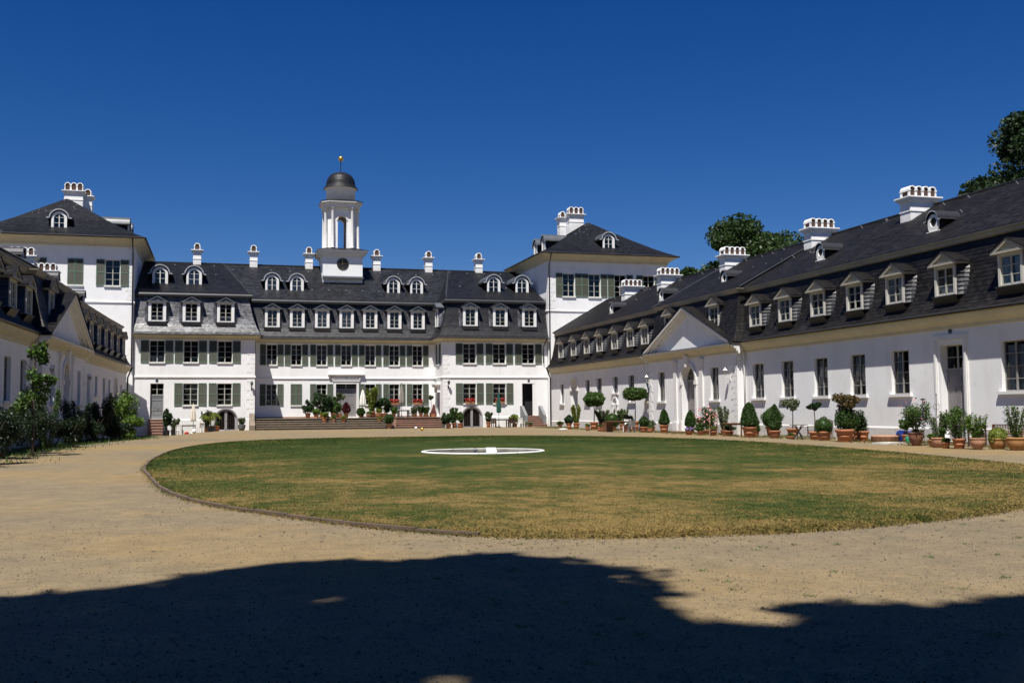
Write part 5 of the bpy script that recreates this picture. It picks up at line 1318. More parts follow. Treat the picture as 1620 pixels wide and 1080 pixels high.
    if flower:
        hc = (h-ph*.85)/2; q = s_ball(nf, (0, 0, ph*.85+hc*1.1), 1., .85, (r*.95, r*.95, hc*.85)); leafcloud('flowers', q, max(.05, ls*1.3), flower, t, .9, kind='stuff')
    return t

# ---- furniture
def parasol(label, x, y, h, r, cloth, zt=None, base='white'):
    z = gz(x, y) if zt is None else zt
    t = thing('closed_parasol', label, 'parasol', (x, y, z))
    MB().tube([(0, 0, .05), (0, 0, h-.05)], .026, 8).obj('pole', 'wood_grey', t)
    mb = MB(); n_ = 16; prof = [(.03, h-.04), (r*.42, h-.35), (r*.78, h*.72), (r, h*.50), (r*.95, h*.43), (r*.7, h*.40)]
    i = 0
    for rr, zz in prof:
        for j in range(n_): k = rr*(1 if j % 2 else .68); a = 2*math.pi*j/n_; mb.v.append((k*math.cos(a), k*math.sin(a), zz))
    for q in range(len(prof)-1):
        for j in range(n_): a = q*n_+j; c = q*n_+(j+1) % n_; mb.f.append((c, a, a+n_, c+n_)); mb.m.append(0)
    mb.obj('canopy', cloth, t); MB().lathe([(.05, h-.06), (.06, h), (.02, h+.07)], 8).obj('finial', 'wood_grey', t)
    MB().lathe([(.26, 0), (.26, .06), (.07, .10), (.04, .3)], 14).obj('base', base, t)
    return t
def table(label, x, y, wx, wy, h, mt, rz=0., z=None, name='table', slat=True):
    t = thing(name, label, 'table', (x, y, gz(x, y) if z is None else z), rz)
    if slat:
        k = max(3, int(wy/.14))
        for i in range(k): y0 = -wy/2+wy*i/k; MB().box(-wx/2, wx/2, y0+.006, y0+wy/k-.006, h-.035, h).obj('slat', mt, t)
    else: MB().box(-wx/2, wx/2, -wy/2, wy/2, h-.04, h).obj('table_top', mt, t)
    MB().box(-wx/2+.06, wx/2-.06, -wy/2+.06, wy/2-.06, h-.11, h-.036).obj('apron', mt, t)
    for sx in (-1, 1):
        for sy in (-1, 1): MB().bar((sx*(wx/2-.09), sy*(wy/2-.09), 0), (sx*(wx/2-.09), sy*(wy/2-.09), h-.1), .065).obj('leg', mt, t)
    return t
def bistro(label, x, y, r, h, mt):
    t = thing('bistro_table', label, 'table', (x, y, gz(x, y)))
    MB().lathe([(r-.02, h-.04), (r, h-.03), (r, h-.005), (r-.02, h)], 28).obj('table_top', mt, t)
    for a in (0, math.pi/2):
        ca, sa = math.cos(a+.5), math.sin(a+.5)
        for s_ in (-1, 1): MB().bar((s_*r*.75*ca, s_*r*.75*sa, 0), (-s_*r*.6*ca, -s_*r*.6*sa, h-.04), .05, .03).obj('leg', mt, t)
    MB().lathe([(r*.28, h*.46), (r*.28, h*.48)], 10).obj('brace', mt, t); return t
def chair(label, x, y, rz, mt, name='garden_chair', z=None, h=.92, arms=True):
    t = thing(name, label, 'chair', (x, y, gz(x, y) if z is None else z), rz)
    for i in range(4): MB().box(-.24, .24, -.24+.12*i, -.13+.12*i, .40, .455).obj('seat_slat', mt, t)
    for sx in (-1, 1):
        MB().bar((sx*.22, -.2, 0), (sx*.22, -.2, .64 if arms else .44), .055).obj('leg', mt, t)
        MB().bar((sx*.22, .2, 0), (sx*.22, .27, h), .055).obj('leg', mt, t)
        if arms: MB().box(sx*.22-.03, sx*.22+.03, -.25, .25, .64, .67).obj('armrest', mt, t)
    MB().bar((-.22, .27, h-.03), (.22, .27, h-.03), .06, .03).obj('back_rail', mt, t)
    for i in range(4): MB().bar((-.14+.093*i, .22, .46), (-.14+.093*i, .265, h-.05), .082, .018).obj('back_slat', mt, t)
    return t
def bench(label, x, y, rz, wx, mt, h=.95, curve=True):
    t = thing('garden_bench', label, 'bench', (x, y, gz(x, y)), rz)
    for i in range(5): MB().box(-wx/2, wx/2, -.25+.1*i, -.165+.1*i, .42, .45).obj('seat_slat', mt, t)
    for sx in (-1, 1):
        MB().bar((sx*(wx/2-.04), -.22, 0), (sx*(wx/2-.04), -.22, .63), .06).obj('leg', mt, t); MB().bar((sx*(wx/2-.04), .24, 0), (sx*(wx/2-.04), .30, h-.1), .06).obj('leg', mt, t)
        MB().box(sx*(wx/2-.04)-.035, sx*(wx/2-.04)+.035, -.27, .28, .63, .665).obj('armrest', mt, t)
    k = int(wx/.09); top = MB(); pts = []
    for i in range(k+1):
        u = i/k*2-1; zz = h-.10+(.10*(1-u*u) if curve else 0); pts.append((u*(wx/2-.03), .30, zz))
        if 0 < i < k: MB().bar((u*(wx/2-.03), .26, .5), (u*(wx/2-.03), .30, zz-.02), .04, .015).obj('back_slat', mt, t)
    for p, q in zip(pts, pts[1:]): top.bar(p, q, .07, .035)
    top.obj('top_rail', mt, t); MB().bar((-wx/2+.05, .26, .5), (wx/2-.05, .26, .5), .05, .03).obj('lower_rail', mt, t); return t
def ballthing(label, x, y, r, mt, z=None):
    o = MB().lathe([(.002, -r)]+[(r*math.sin(math.pi*k/14), -r*math.cos(math.pi*k/14)) for k in range(1, 14)]+[(.002, r)], 22).obj('ball', mt, None, (x, y, (gz(x, y) if z is None else z)+r), smooth=True)
    return tag(o, label, 'ball')
def flower_box(label, x, y, z):
    t = thing('flower_box', label, 'flower box', (x, y, z))
    mb = MB(); mb.prism([(-.45, 0), (.45, 0), (.5, .22), (-.5, .22)], -.10, .10); mb.obj('box', 'terra', t)
    leafcloud('foliage', RNG.uniform((-.48, -.12, .18), (.48, .12, .36), (160, 3)), .06, 'l_mid', t); leafcloud('flowers', RNG.uniform((-.5, -.16, .22), (.5, .10, .52), (190, 3)), .055, 'red', t, .9, kind='stuff'); return t

# ================================================================== THINGS ALONG THE RIGHT WING (far to near)
plant('low herbs in small terracotta pot at the far end of the right wing', 30.3, 90.9, 'bush', .58, .65, .35, .42, 'l_mid')
plant('round green bush in terracotta pot left of the tall reed plant', 28.5, 83.1, 'ball', 1.15, .72, .53, .5, 'l_dark')
plant('tall pale reed-like plant in terracotta pot before the arched passage', 30.0, 85.5, 'upright', 2.1, .9, .5, .6, 'l_yellow', dens=1.3)
plant('umbrella-clipped tree on a thin stem, farther of two, by the right wing', 29.25, 79.05, 'dome', 3.05, 1.95, .66, .7, 'l_mid', name='potted_tree', cat='potted tree')
plant('silvery oleander bush in terracotta pot under the farther umbrella-clipped tree', 30.4, 80.2, 'upright', 1.75, 1.2, .57, .62, 'l_grey')
plant('small empty-looking terracotta pot with sprouts in front of the farther clipped tree', 27.8, 76.6, 'bush', .55, .4, .35, .36, 'l_bright')
plant('small terracotta pot with low herbs left of the wooden crate table', 27.5, 73.2, 'bush', .5, .38, .36, .34, 'l_mid')
plant('tiny terracotta pot with trailing green beside the wooden crate', 28.0, 73.9, 'bush', .45, .35, .29, .3, 'l_bright')
plant('dark clipped box ball behind the wooden table near the wall fountain', 30.2, 77.4, 'ball', 1.35, 1.15, .6, .7, 'l_box')
tag(MB().box(-.3, .3, -.25, .25, .0, .62).box(-.32, .32, -.27, .27, .54, .66).obj('wooden_crate', 'wood', None, (27.5, 71.5, 0), .3), 'brown wooden crate standing under the left end of the long table', 'crate')
table('long brown wooden table between the two umbrella-clipped trees', 27.9, 70.6, 1.7, .8, .80, 'wood', -.9)
chair('white folding chair behind the long wooden table', 28.9, 71.2, -.6, 'white', 'folding_chair', arms=False)
chair('grey metal folding chair right of the long wooden table', 28.45, 69.2, 2.9, 'bucket', 'folding_chair', arms=False)
plant('umbrella-clipped tree on a thin stem, nearer of two, beside the pedimented bay', 30.3, 72.97, 'dome', 3.35, 1.9, .76, .62, 'l_mid', name='potted_tree', cat='potted tree')
plant('grey-green bush in pot left of the nearer umbrella-clipped tree', 30.3, 74.6, 'bush', 1.5, 1.1, .58, .58, 'l_grey')
plant('square-looking terracotta pot with short herbs at the end of the table', 28.46, 69.9, 'bush', .62, .4, .48, .5, 'l_mid', shape='straight', pm='terra_pale')
plant('small box ball in low terracotta pot left of the pedimented bay', 28.9, 68.06, 'ball', 1.1, .72, .4, .58, 'l_box')
plant('terracotta pot with upright shoots tucked at the corner of the pedimented bay', 30.4, 70.9, 'bush', .85, .45, .4, .46, 'l_bright')
plant('flat terracotta bowl at the foot of the small box ball', 29.1, 67.4, 'bush', .45, .4, .31, .42, 'l_mid', shape='bowl')
plant('egg-shaped box topiary left of the arched door', 29.5, 65.9, 'egg', 1.62, .78, .56, .66, 'l_box', name='box_topiary', cat='topiary')
plant('egg-shaped box topiary right of the arched door', 29.9, 62.6, 'egg', 1.55, .80, .42, .66, 'l_box', name='box_topiary', cat='topiary')
plant('low pot of purple flowers right of the arched door', 28.5, 59.9, 'bush', .5, .62, .24, .5, 'l_mid', flower='purple', nf=60)
plant('pink oleander bush right of the arched door', 30.0, 60.4, 'bush', 1.85, 1.5, .3, .55, 'l_mid', flower='pink', nf=110, dens=1.4)
plant('broad low bush in terracotta pot under the pink oleander', 28.6, 58.4, 'bush', .78, .8, .27, .45, 'l_mid')
plant('loose white-green shrub in pot right of the pink oleander', 30.3, 58.6, 'upright', 1.8, .95, .3, .55, 'l_grey', dens=1.2)
plant('terracotta pot with low green cushion in front of the white-green shrub', 29.0, 57.6, 'bush', .55, .6, .27, .55, 'l_bright')
dk = thing('deck_chair', 'folded wooden deck chair leaning by the pink oleander', 'chair', (28.6, 56.7, 0), -.5)
for sx in (-.22, .22):
    MB().bar((sx, -.35, 0), (sx, .35, 1.25), .045).obj('rail', 'wood', dk); MB().bar((sx*.9, .45, 0), (sx*.9, -.25, .75), .045).obj('rail', 'wood', dk)
MB().bar((-.22, .35, 1.24), (.22, .35, 1.24), .04).obj('crossbar', 'wood', dk); MB().bar((-.2, -.1, .42), (.2, -.1, .42), .04).obj('crossbar', 'wood', dk)
table('dark wooden table left of the big egg topiary', 29.3, 55.2, 1.5, .8, .78, 'wood', -1.2)
chair('dark wooden chair behind the table left of the big egg topiary', 30.3, 55.0, -1.6, 'wood_dark', z=0)
plant('big egg-shaped box topiary in ribbed pot right of the dark table', 28.75, 52.6, 'egg', 1.98, 1.08, .60, .84, 'l_box', name='box_topiary', cat='topiary', dens=1.5)
plant('broad clipped box ball close to the wall behind the topiary row', 30.2, 52.6, 'ball', 1.68, 1.2, .6, .8, 'l_box', name='box_topiary', cat='topiary', dens=1.3)
plant('tall narrow box ball in front of the broad one', 29.2, 50.6, 'egg', 1.85, .72, .42, .66, 'l_box', name='box_topiary', cat='topiary')
plant('laurel standard on a slim stem left of the round bistro table', 29.75, 49.7, 'standard', 2.3, 1.15, .54, .64, 'l_grey', name='potted_tree', cat='potted tree')
bistro('round grey bistro table with crossed legs before the weathered bench', 28.9, 47.7, .47, .78, 'wood_grey')
bench('weathered grey garden bench with curved back against the wall', 30.5, 48.3, -math.pi/2, 1.6, 'wood_grey', 1.05)
plant('small leafy standard in terracotta pot in front of the bench', 29.4, 47.0, 'standard', 2.0, .78, .42, .62, 'l_dark', name='potted_tree', cat='potted tree')
plant('thin airy standard right of the bench', 30.2, 45.1, 'standard', 2.35, .75, .52, .5, 'l_grey', name='potted_tree', cat='potted tree', dens=.8)
plant('clipped box ball in terracotta pot in front of the bench end', 29.0, 45.5, 'ball', 1.12, .86, .46, .72, 'l_box', name='box_topiary', cat='topiary', dens=1.2)
t = plant('large photinia shrub with reddish leaves in the biggest ribbed pot', 28.7, 43.3, 'standard', 2.45, 1.5, .60, .90, 'l_red', name='potted_tree', cat='potted tree', dens=2.4)
leafcloud('lower_foliage', s_ball(2600, (.2, .1, 1.08), .56, .72), .045, 'l_box', t)
MB().lathe([(.02, -.46)]+[(.46*math.sin(math.pi*k/8), -.46*math.cos(math.pi*k/8)) for k in range(1, 8)]+[(.02, .46)], 12, (.2, .1, 1.08)).obj('inner_crown', 'l_box', t, smooth=True)
plant('shallow terracotta dish with low cushion between laurel standard and bistro table', 29.2, 49.0, 'bush', .3, .5, .16, .5, 'l_mid', shape='bowl')
plant('bushy dark shrub in pot half hidden behind the photinia', 29.9, 43.6, 'bush', 1.5, .9, .5, .6, 'l_dark', dens=1.3)
plant('pale green bush in pot behind the box ball at the bench end', 30.2, 44.4, 'bush', 1.0, .7, .45, .5, 'l_bright')
plant('leafy bush in pot under the table left of the big egg topiary', 30.0, 54.2, 'bush', .8, .8, .35, .5, 'l_mid')
plant('low spreading bush in terracotta pot between pink oleander and dark table', 29.6, 56.6, 'bush', .75, .9, .3, .55, 'l_dark')
plant('grey-leaved cushion in terracotta pot left of the first egg topiary', 29.9, 68.9, 'bush', .9, .7, .4, .5, 'l_grey')
plant('tall loose shrub in pot between wall fountain and nearer clipped tree', 30.5, 76.0, 'upright', 1.7, .9, .5, .5, 'l_mid')
wc = thing('well_cover', 'low round wooden tub cover with pale top beside the blue plastic toy', 'well cover', (29.9, 41.9, 0))
N = 18
for k in range(N):
    a, c = 2*math.pi*k/N, 2*math.pi*(k+1)/N-.02
    MB().face([(.62*math.cos(a), .62*math.sin(a), 0), (.62*math.cos(c), .62*math.sin(c), 0), (.62*math.cos(c), .62*math.sin(c), .27), (.62*math.cos(a), .62*math.sin(a), .27)]).face([(.62*math.cos(c), .62*math.sin(c), .27), (.62*math.cos(a), .62*math.sin(a), .27), (.55*math.cos(a), .55*math.sin(a), .27), (.55*math.cos(c), .55*math.sin(c), .27)]).obj('stave', 'wood', wc)
MB().lathe([(.61, .26), (.60, .30), (.54, .32)], 26).obj('lid', 'terra_pale', wc)
bt = thing('plastic_toy', 'glossy blue plastic toy shell lying against the plinth', 'toy', (30.7, 41.3, 0), -math.pi/2)
mb = MB(); prof = [(-.5, 0), (-.48, .32), (-.38, .5), (-.2, .56), (.2, .56), (.38, .48), (.48, .3), (.52, 0)]
for (x0, z0), (x1, z1) in zip(prof, prof[1:]): mb.face([(x0, -.28, z0), (x1, -.28, z1), (x1*.92, .25, z1*.92), (x0*.92, .25, z0*.92)])
mb.prism(prof, -.30, -.27); mb.obj('shell', 'blue', bt)
for x in (-.22, .22): MB().lathe([(.13, 0), (.13, .03), (.10, .035)], 14).obj('dark_disc', 'navy', bt, (x, -.31, .3)).rotation_euler = (math.pi/2, 0, 0)  # hollows drawn as dark navy discs on the front
plant('round-headed bush on a short stem right of the blue toy', 30.2, 40.7, 'standard', 1.25, .8, .38, .46, 'l_mid', dens=1.3, name='potted_tree', cat='potted tree')
wcn = thing('watering_can', 'green plastic watering can between the short-stemmed bush and the hibiscus', 'watering can', (29.9, 40.2, 0), .4)
MB().lathe([(.12, 0), (.13, .02), (.12, .28), (.09, .31)], 14).obj('body', 'green_p', wcn, smooth=True); MB().tube([(.10, 0, .06), (.25, 0, .25), (.34, 0, .42)], [.03, .022, .018], 8).obj('spout', 'green_p', wcn); MB().tube([(-.11, 0, .08), (-.2, 0, .22), (-.1, 0, .4), (.05, 0, .38)], .014, 8).obj('handle', 'green_p', wcn)
plant('small dark bush in terracotta pot left of the tall hibiscus', 30.0, 39.6, 'bush', .68, .6, .28, .42, 'l_dark')
plant('tall leafy hibiscus with a few pink blooms left of the grey double door', 28.2, 37.4, 'bush', 2.1, 1.45, .57, .62, 'l_mid', pm='terra_dark', shape='urn', flower='pink', nf=14, dens=1.5)
plant('two-tone ochre pot with low herbs at the foot of the rose', 28.2, 36.3, 'bush', .52, .5, .29, .44, 'l_bright', pm='terra_ochre')
plant('climbing rose with white blooms in bowl-shaped pot before the grey double door', 27.7, 35.3, 'upright', 1.45, .85, .40, .62, 'l_mid', pm='terra_pale', shape='bowl', flower='petal_w', nf=34)
sk = thing('garden_stake', 'wrought iron garden stake with curled ornament by the grey double door', 'garden stake', (28.1, 35.9, 0))
MB().tube([(0, 0, 0), (0, 0, 2.08)], .012, 6).obj('rod', 'iron', sk)
for s_ in (-1, 1): MB().tube([(0, 0, 1.5), (s_*.12, 0, 1.55), (s_*.16, 0, 1.68), (s_*.08, 0, 1.76), (s_*.04, 0, 1.70)], .009, 6).obj('scroll', 'iron', sk)
MB().lathe([(.005, 2.05), (.03, 2.1), (.005, 2.18)], 8).obj('tip', 'iron', sk)
dc = thing('garden_ornament', 'dark flat oval ornament on a rod above the hibiscus', 'garden ornament', (28.3, 37.0, 0))
MB().tube([(0, 0, 0), (0, 0, 1.93)], .01, 6).obj('rod', 'iron', dc); MB().lathe([(.02, 1.90), (.12, 1.93), (.12, 1.95), (.02, 1.98)], 14).obj('disc', 'black', dc)
plant('dense bush on short stems in terracotta pot right of the grey double door', 27.5, 33.9, 'bush', 1.72, 1.05, .40, .52, 'l_mid', dens=1.3)
plant('spreading shrub with white blooms in rounded pink pot', 27.6, 33.0, 'upright', 1.32, .85, .44, .58, 'l_bright', pm='terra_pale', shape='urn', flower='petal_w', nf=9)
plant('small pot of red flowers between the rose and the dense bush', 27.3, 34.4, 'bush', .42, .3, .24, .32, 'l_mid', flower='red', nf=14)
table('dark iron-legged garden table near the right edge', 29.9, 36.0, .9, .8, .85, 'wood_dark', -.2)
bench('reddish brown wooden bench at the right edge', 30.4, 34.7, -math.pi/2, 2.2, 'wood', .98, False)
plant('low box ball in wide ochre bowl before the brown bench', 28.6, 33.1, 'ball', .82, .72, .41, .68, 'l_yellow', pm='terra_ochre', shape='bowl', name='box_topiary', cat='topiary')
plant('thin bamboo-like grasses in large ochre bowl at the right edge', 28.4, 31.9, 'upright', 1.7, .75, .47, .74, 'l_mid', pm='terra_ochre', shape='bowl', dens=.7)
tag(MB().lathe([(.13, 0), (.16, .3), (.17, .31)], 14).obj('zinc_bucket', 'bucket', None, (28.3, 33.9, 0), smooth=True), 'small zinc bucket between white-flowered shrub and low box ball', 'bucket')
tag(MB().lathe([(.36, 0), (.38, .05), (.36, .09), (.1, .12)], 20).obj('parasol_base', 'white', None, (27.6, 82.0, 0)), 'flat white round parasol base on the gravel at the far right wing', 'parasol base')
tag(MB().box(-.6, .6, -.45, .45, 0, .06).obj('stone_slab', 'plinth', None, (28.9, 40.2, 0), .3), 'flat pale stone slab on the verge left of the tall hibiscus', 'slab')

# ================================================================== TERRACE BETWEEN THE PAVILIONS
T = TZ
def tp(*a, **k): k.setdefault('z', T); return plant(*a, **k)
tp('dark rounded shrub in pot at the left end of the terrace plants', 8.36, 102.6, 'bush', 1.75, 1.2, .49, .55, 'l_dark')
tp('bright cushion bush in terracotta pot on the upper step', 8.95, 100.3, 'bush', 1.15, .85, .59, .5, 'l_bright', z=.84)
tp('large bushy oleander, tallest of the group left of the portal', 9.7, 102.4, 'bush', 2.75, 2.3, .49, .62, 'l_dark', dens=2.4)
tp('leafy shrub filling the gap right of the large oleander', 10.75, 102.2, 'bush', 2.2, 1.2, .49, .5, 'l_mid', dens=1.2)
tp('terracotta pot with spiky pale plant on the middle step', 9.67, 99.55, 'upright', .92, .75, .54, .5, 'l_yellow', z=.63)
tp('tiny pale pot on the middle step left of the portal axis', 10.53, 99.55, 'bush', .65, .4, .39, .32, 'l_bright', z=.63, pm='terra_pale')
tp('leafy green bush in terracotta pot at the top of the steps', 11.0, 100.8, 'bush', 1.55, 1.0, .36, .5, 'l_mid')
tp('small pot with yellow-green cushion on the step below the maroon bush', 11.46, 99.55, 'bush', .65, .55, .42, .38, 'l_yellow', z=.63)
tp('maroon-leaved bush in pot beside the grey portal', 12.05, 102.4, 'egg', 1.5, .85, .52, .5, 'l_maroon')
tp('airy olive tree in front of the left portal leaf', 11.45, 102.3, 'standard', 2.45, 1.0, .43, .4, 'l_grey', dens=.7, name='potted_tree', cat='potted tree')
parasol('white closed parasol right of the grey portal', 13.66, 102.4, 2.85, .34, 'cloth_w', T)
tp('box ball in small terracotta pot right of the portal', 13.45, 102.0, 'ball', .95, .78, .41, .4, 'l_box', name='box_topiary', cat='topiary')
tp('tall yellow-green tree covering the window right of the portal', 14.55, 102.5, 'upright', 3.05, 1.3, .6, .75, 'l_yellow', dens=3.5, name='potted_tree', cat='potted tree')
tp('low wide terracotta pot under the tall yellow-green tree', 14.2, 101.9, 'bush', .6, .6, .34, .6, 'l_bright', pm='terra_pale')
tp('bowl pot with feathery pale plant at the top of the steps', 15.15, 101.9, 'bush', .92, .8, .44, .72, 'l_yellow', shape='bowl')
tp('small pot with yellow herbs on the step right of the portal', 14.9, 99.55, 'bush', .5, .5, .26, .38, 'l_yellow', z=.63, pm='terra_ochre')
tp('large dark shrub between the portal and the geranium windows', 15.85, 102.5, 'bush', 1.95, 1.85, .44, .62, 'l_dark', dens=1.8)
plant('big box ball in pale pot on the gravel at the foot of the steps', 15.55, 97.75, 'ball', 1.42, .92, .50, .55, 'l_box', pm='terra_pale', name='box_topiary', cat='topiary')
tp('bushy pale green plant left of the taupe parasol', 16.75, 102.4, 'bush', 1.1, .9, .4, .45, 'l_bright')
parasol('taupe closed parasol on the terrace before the geranium windows', 17.55, 102.5, 3.35, .26, 'cloth_g', T)
table('small terrace table under the taupe parasol', 17.7, 102.2, 1.1, .7, .72, 'wood_dark', 0, T)
chair('dark chair left of the terrace table', 16.95, 102.6, 1.2, 'maroon', z=T)
chair('dark chair right of the terrace table', 18.4, 102.5, -1.3, 'wood_dark', z=T)
tp('rectangular planter with pale shoots, left of three before the geraniums', 18.79, 102.2, 'upright', .95, .55, .30, .58, 'l_grey', shape='straight', pm='terra_pale')
tp('pot with dark upright shoots, middle of three before the geraniums', 19.44, 102.2, 'upright', 1.05, .5, .42, .4, 'l_dark', shape='straight')
tp('rectangular planter with bushy shoots, right of three before the geraniums', 19.95, 102.2, 'upright', 1.0, .6, .30, .58, 'l_mid', shape='straight', pm='terra_pale')
tp('little ball tree on a bare stem at the pavilion corner', 20.5, 102.4, 'standard', 2.2, .52, .44, .34, 'l_grey', name='potted_tree', cat='potted tree')
ob = thing('garden_obelisk', 'dark red cone-shaped obelisk at the right end of the terrace', 'obelisk', (20.7, 102.0, T))
for k in range(8): a = k*math.pi/4; MB().bar((.28*math.cos(a), .28*math.sin(a), .2), (.03*math.cos(a), .03*math.sin(a), 1.25), .09, .03).obj('slat', 'maroon', ob)
MB().lathe([(.26, 0), (.3, .25), (.3, .3)], 14).obj('base', 'terra', ob)
flower_box('red geranium box on the sill of the fifth terrace window', 17.06, YC-.12, 2.33)
flower_box('red geranium box on the sill of the last terrace window', 19.45, YC-.12, 2.33)
flower_box('red geranium box on the left ground floor window of the right pavilion', 23.94, YF-.10, 2.37)
flower_box('red geranium box on the window behind the dark green parasol', 27.0, YF-.10, 2.37)
ballthing('white ball on the gravel before the right flight of steps', 17.16, 92.6, .125, 'white')
ballthing('golden ball on the gravel before the right flight of steps', 16.47, 86.1, .14, 'gold')

# ================================================================== IN FRONT OF THE PAVILIONS
plant('dark leafy bush on the right cheek of the terrace steps', 20.9, 98.2, 'bush', 1.5, .85, .4, .4, 'l_dark', pm='bucket', shape='straight')
plant('mid green bush in zinc pot left of the right cellar gate', 21.4, 98.6, 'bush', 1.45, .95, .49, .42, 'l_mid', pm='bucket', shape='straight')
plant('dark cushion bush in pale pot, foremost left of the right cellar gate', 20.7, 95.0, 'bush', 1.3, 1.3, .47, .55, 'l_dark', pm='terra_pale', dens=1.3)
plant('slim upright shrub behind the dark cushion bush', 22.1, 99.0, 'upright', 2.0, .75, .49, .42, 'l_mid')
plant('leafy bush in terracotta pot directly left of the right cellar gate', 22.5, 98.0, 'bush', 1.55, .9, .45, .58, 'l_mid')
plant('thin leafy shrub in terracotta pot right of the right cellar gate', 25.55, 98.9, 'upright', 1.5, .65, .52, .48, 'l_grey')
parasol('dark green closed parasol before the right pavilion', 26.45, 98.3, 3.55, .24, 'cloth_d', None, 'black')
table('dark wooden dining table under the dark green parasol', 26.7, 98.5, 1.5, .9, .8, 'wood_dark', 0)
chair('dark wooden armchair left of the dark green parasol', 25.8, 97.8, 2.8, 'wood_dark')
chair('dark wooden armchair right of the dark green parasol', 27.4, 97.8, 3.4, 'wood_dark')
chair('dark wooden armchair at the right end of the dining table', 27.9, 98.7, -1.5, 'wood_dark')
plant('yellow-green round bush left of the pavilion side stairs', 28.3, 99.0, 'bush', 1.3, 1.25, .4, .5, 'l_yellow', dens=1.3)
chair('white plastic armchair by the pavilion side stairs', 28.4, 97.0, 2.3, 'white')
plant('small pot with flowers at the foot of the side stairs', 28.95, 97.6, 'bush', .5, .4, .3, .32, 'l_yellow')
plant('smallest terracotta pot on the side stairs foot', 29.4, 97.4, 'bush', .42, .36, .28, .32, 'l_mid')
plant('upright dark shrub in navy planter beside the left pavilion door', -4.5, 98.4, 'bush', 2.5, .95, .5, .6, 'l_dark', pm='navy', shape='straight', dens=1.4)
plant('loose pale shrub in navy trough right of the dark upright shrub', -3.85, 98.3, 'upright', 1.5, .9, .5, .62, 'l_grey', pm='navy', shape='straight')
chair('white metal chair left of the cream parasol', -3.35, 98.1, 2.6, 'white', arms=False)
table('weathered wooden table under the cream parasol', -2.6, 98.6, 1.3, .7, .8, 'wood_grey', 0)
chair('white metal chair right of the cream parasol', -1.55, 98.2, 3.6, 'white', arms=False)
tag(MB().lathe([(.18, 0), (.2, .12), (.17, .2), (.05, .22)], 14).obj('red_bowl', 'red', None, (-2.75, 97.9, gz(-2.75, 97.9)), smooth=True), 'red bowl on the ground under the weathered table', 'bowl')
ballthing('white ball on the ground under the cream parasol', -2.1, 97.6, .2, 'white')
parasol('cream closed parasol before the left pavilion', -2.2, 98.4, 2.75, .30, 'cloth_c')
plant('tall white-flowered plant left of the palm', -1.1, 98.9, 'upright', 2.0, 1.2, .45, .42, 'l_grey', flower='petal_w', nf=40)
plant('fan-leaved palm in navy pot left of the left cellar gate', -.7, 98.2, 'palm', 1.85, 1.5, .55, .65, 'l_yellow', pm='navy', shape='straight')
plant('small bush in terracotta pot at the left cellar gate', -.1, 98.4, 'bush', .9, .5, .5, .45, 'l_mid')
plant('wispy plant in grey tub right of the left cellar gate', 2.05, 98.6, 'upright', 1.15, .55, .55, .72, 'l_grey', pm='greypot', shape='bowl', dens=.6)

# ================================================================== SHRUBS ALONG THE LEFT WING
def shrub(label, x, y, h, w_, leaf, kind='bush', dens=2., **k):
    return plant(label, x, y, kind, h, w_, .08, .55, leaf, 'terra_dark', dens=dens, pots=False, name='shrub', cat='shrub', **k)
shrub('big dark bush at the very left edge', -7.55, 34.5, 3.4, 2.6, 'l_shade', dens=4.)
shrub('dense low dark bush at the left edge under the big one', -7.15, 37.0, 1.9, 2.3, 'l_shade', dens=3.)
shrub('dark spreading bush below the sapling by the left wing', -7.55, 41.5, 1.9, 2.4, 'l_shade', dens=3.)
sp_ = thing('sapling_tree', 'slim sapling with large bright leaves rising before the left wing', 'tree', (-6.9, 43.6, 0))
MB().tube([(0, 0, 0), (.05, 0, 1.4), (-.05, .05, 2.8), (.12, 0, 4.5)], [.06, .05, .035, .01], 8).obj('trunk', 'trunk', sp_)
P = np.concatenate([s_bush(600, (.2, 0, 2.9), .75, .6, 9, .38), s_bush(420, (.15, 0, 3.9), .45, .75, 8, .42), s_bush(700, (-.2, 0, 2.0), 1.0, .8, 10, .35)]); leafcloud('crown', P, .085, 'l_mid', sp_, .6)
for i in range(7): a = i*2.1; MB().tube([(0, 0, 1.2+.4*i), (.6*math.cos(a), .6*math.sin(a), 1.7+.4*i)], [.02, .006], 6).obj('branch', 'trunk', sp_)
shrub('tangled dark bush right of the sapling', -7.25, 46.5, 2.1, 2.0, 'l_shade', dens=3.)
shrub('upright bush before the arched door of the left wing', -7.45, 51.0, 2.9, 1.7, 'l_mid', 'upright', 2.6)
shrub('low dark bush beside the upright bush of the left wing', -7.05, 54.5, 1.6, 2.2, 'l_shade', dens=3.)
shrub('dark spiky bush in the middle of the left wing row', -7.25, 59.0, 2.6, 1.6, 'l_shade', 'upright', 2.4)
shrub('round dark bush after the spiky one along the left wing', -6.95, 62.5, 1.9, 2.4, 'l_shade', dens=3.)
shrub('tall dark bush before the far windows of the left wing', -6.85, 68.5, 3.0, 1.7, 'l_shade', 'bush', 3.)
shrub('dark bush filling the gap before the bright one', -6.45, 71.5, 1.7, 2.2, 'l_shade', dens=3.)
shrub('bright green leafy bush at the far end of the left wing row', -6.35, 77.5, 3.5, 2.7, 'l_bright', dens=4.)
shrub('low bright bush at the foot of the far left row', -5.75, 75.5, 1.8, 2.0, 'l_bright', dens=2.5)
shrub('bluish dark bush behind the bright one by the tower', -7.45, 86.0, 3.8, 1.8, 'l_shade', 'upright', 2.4)

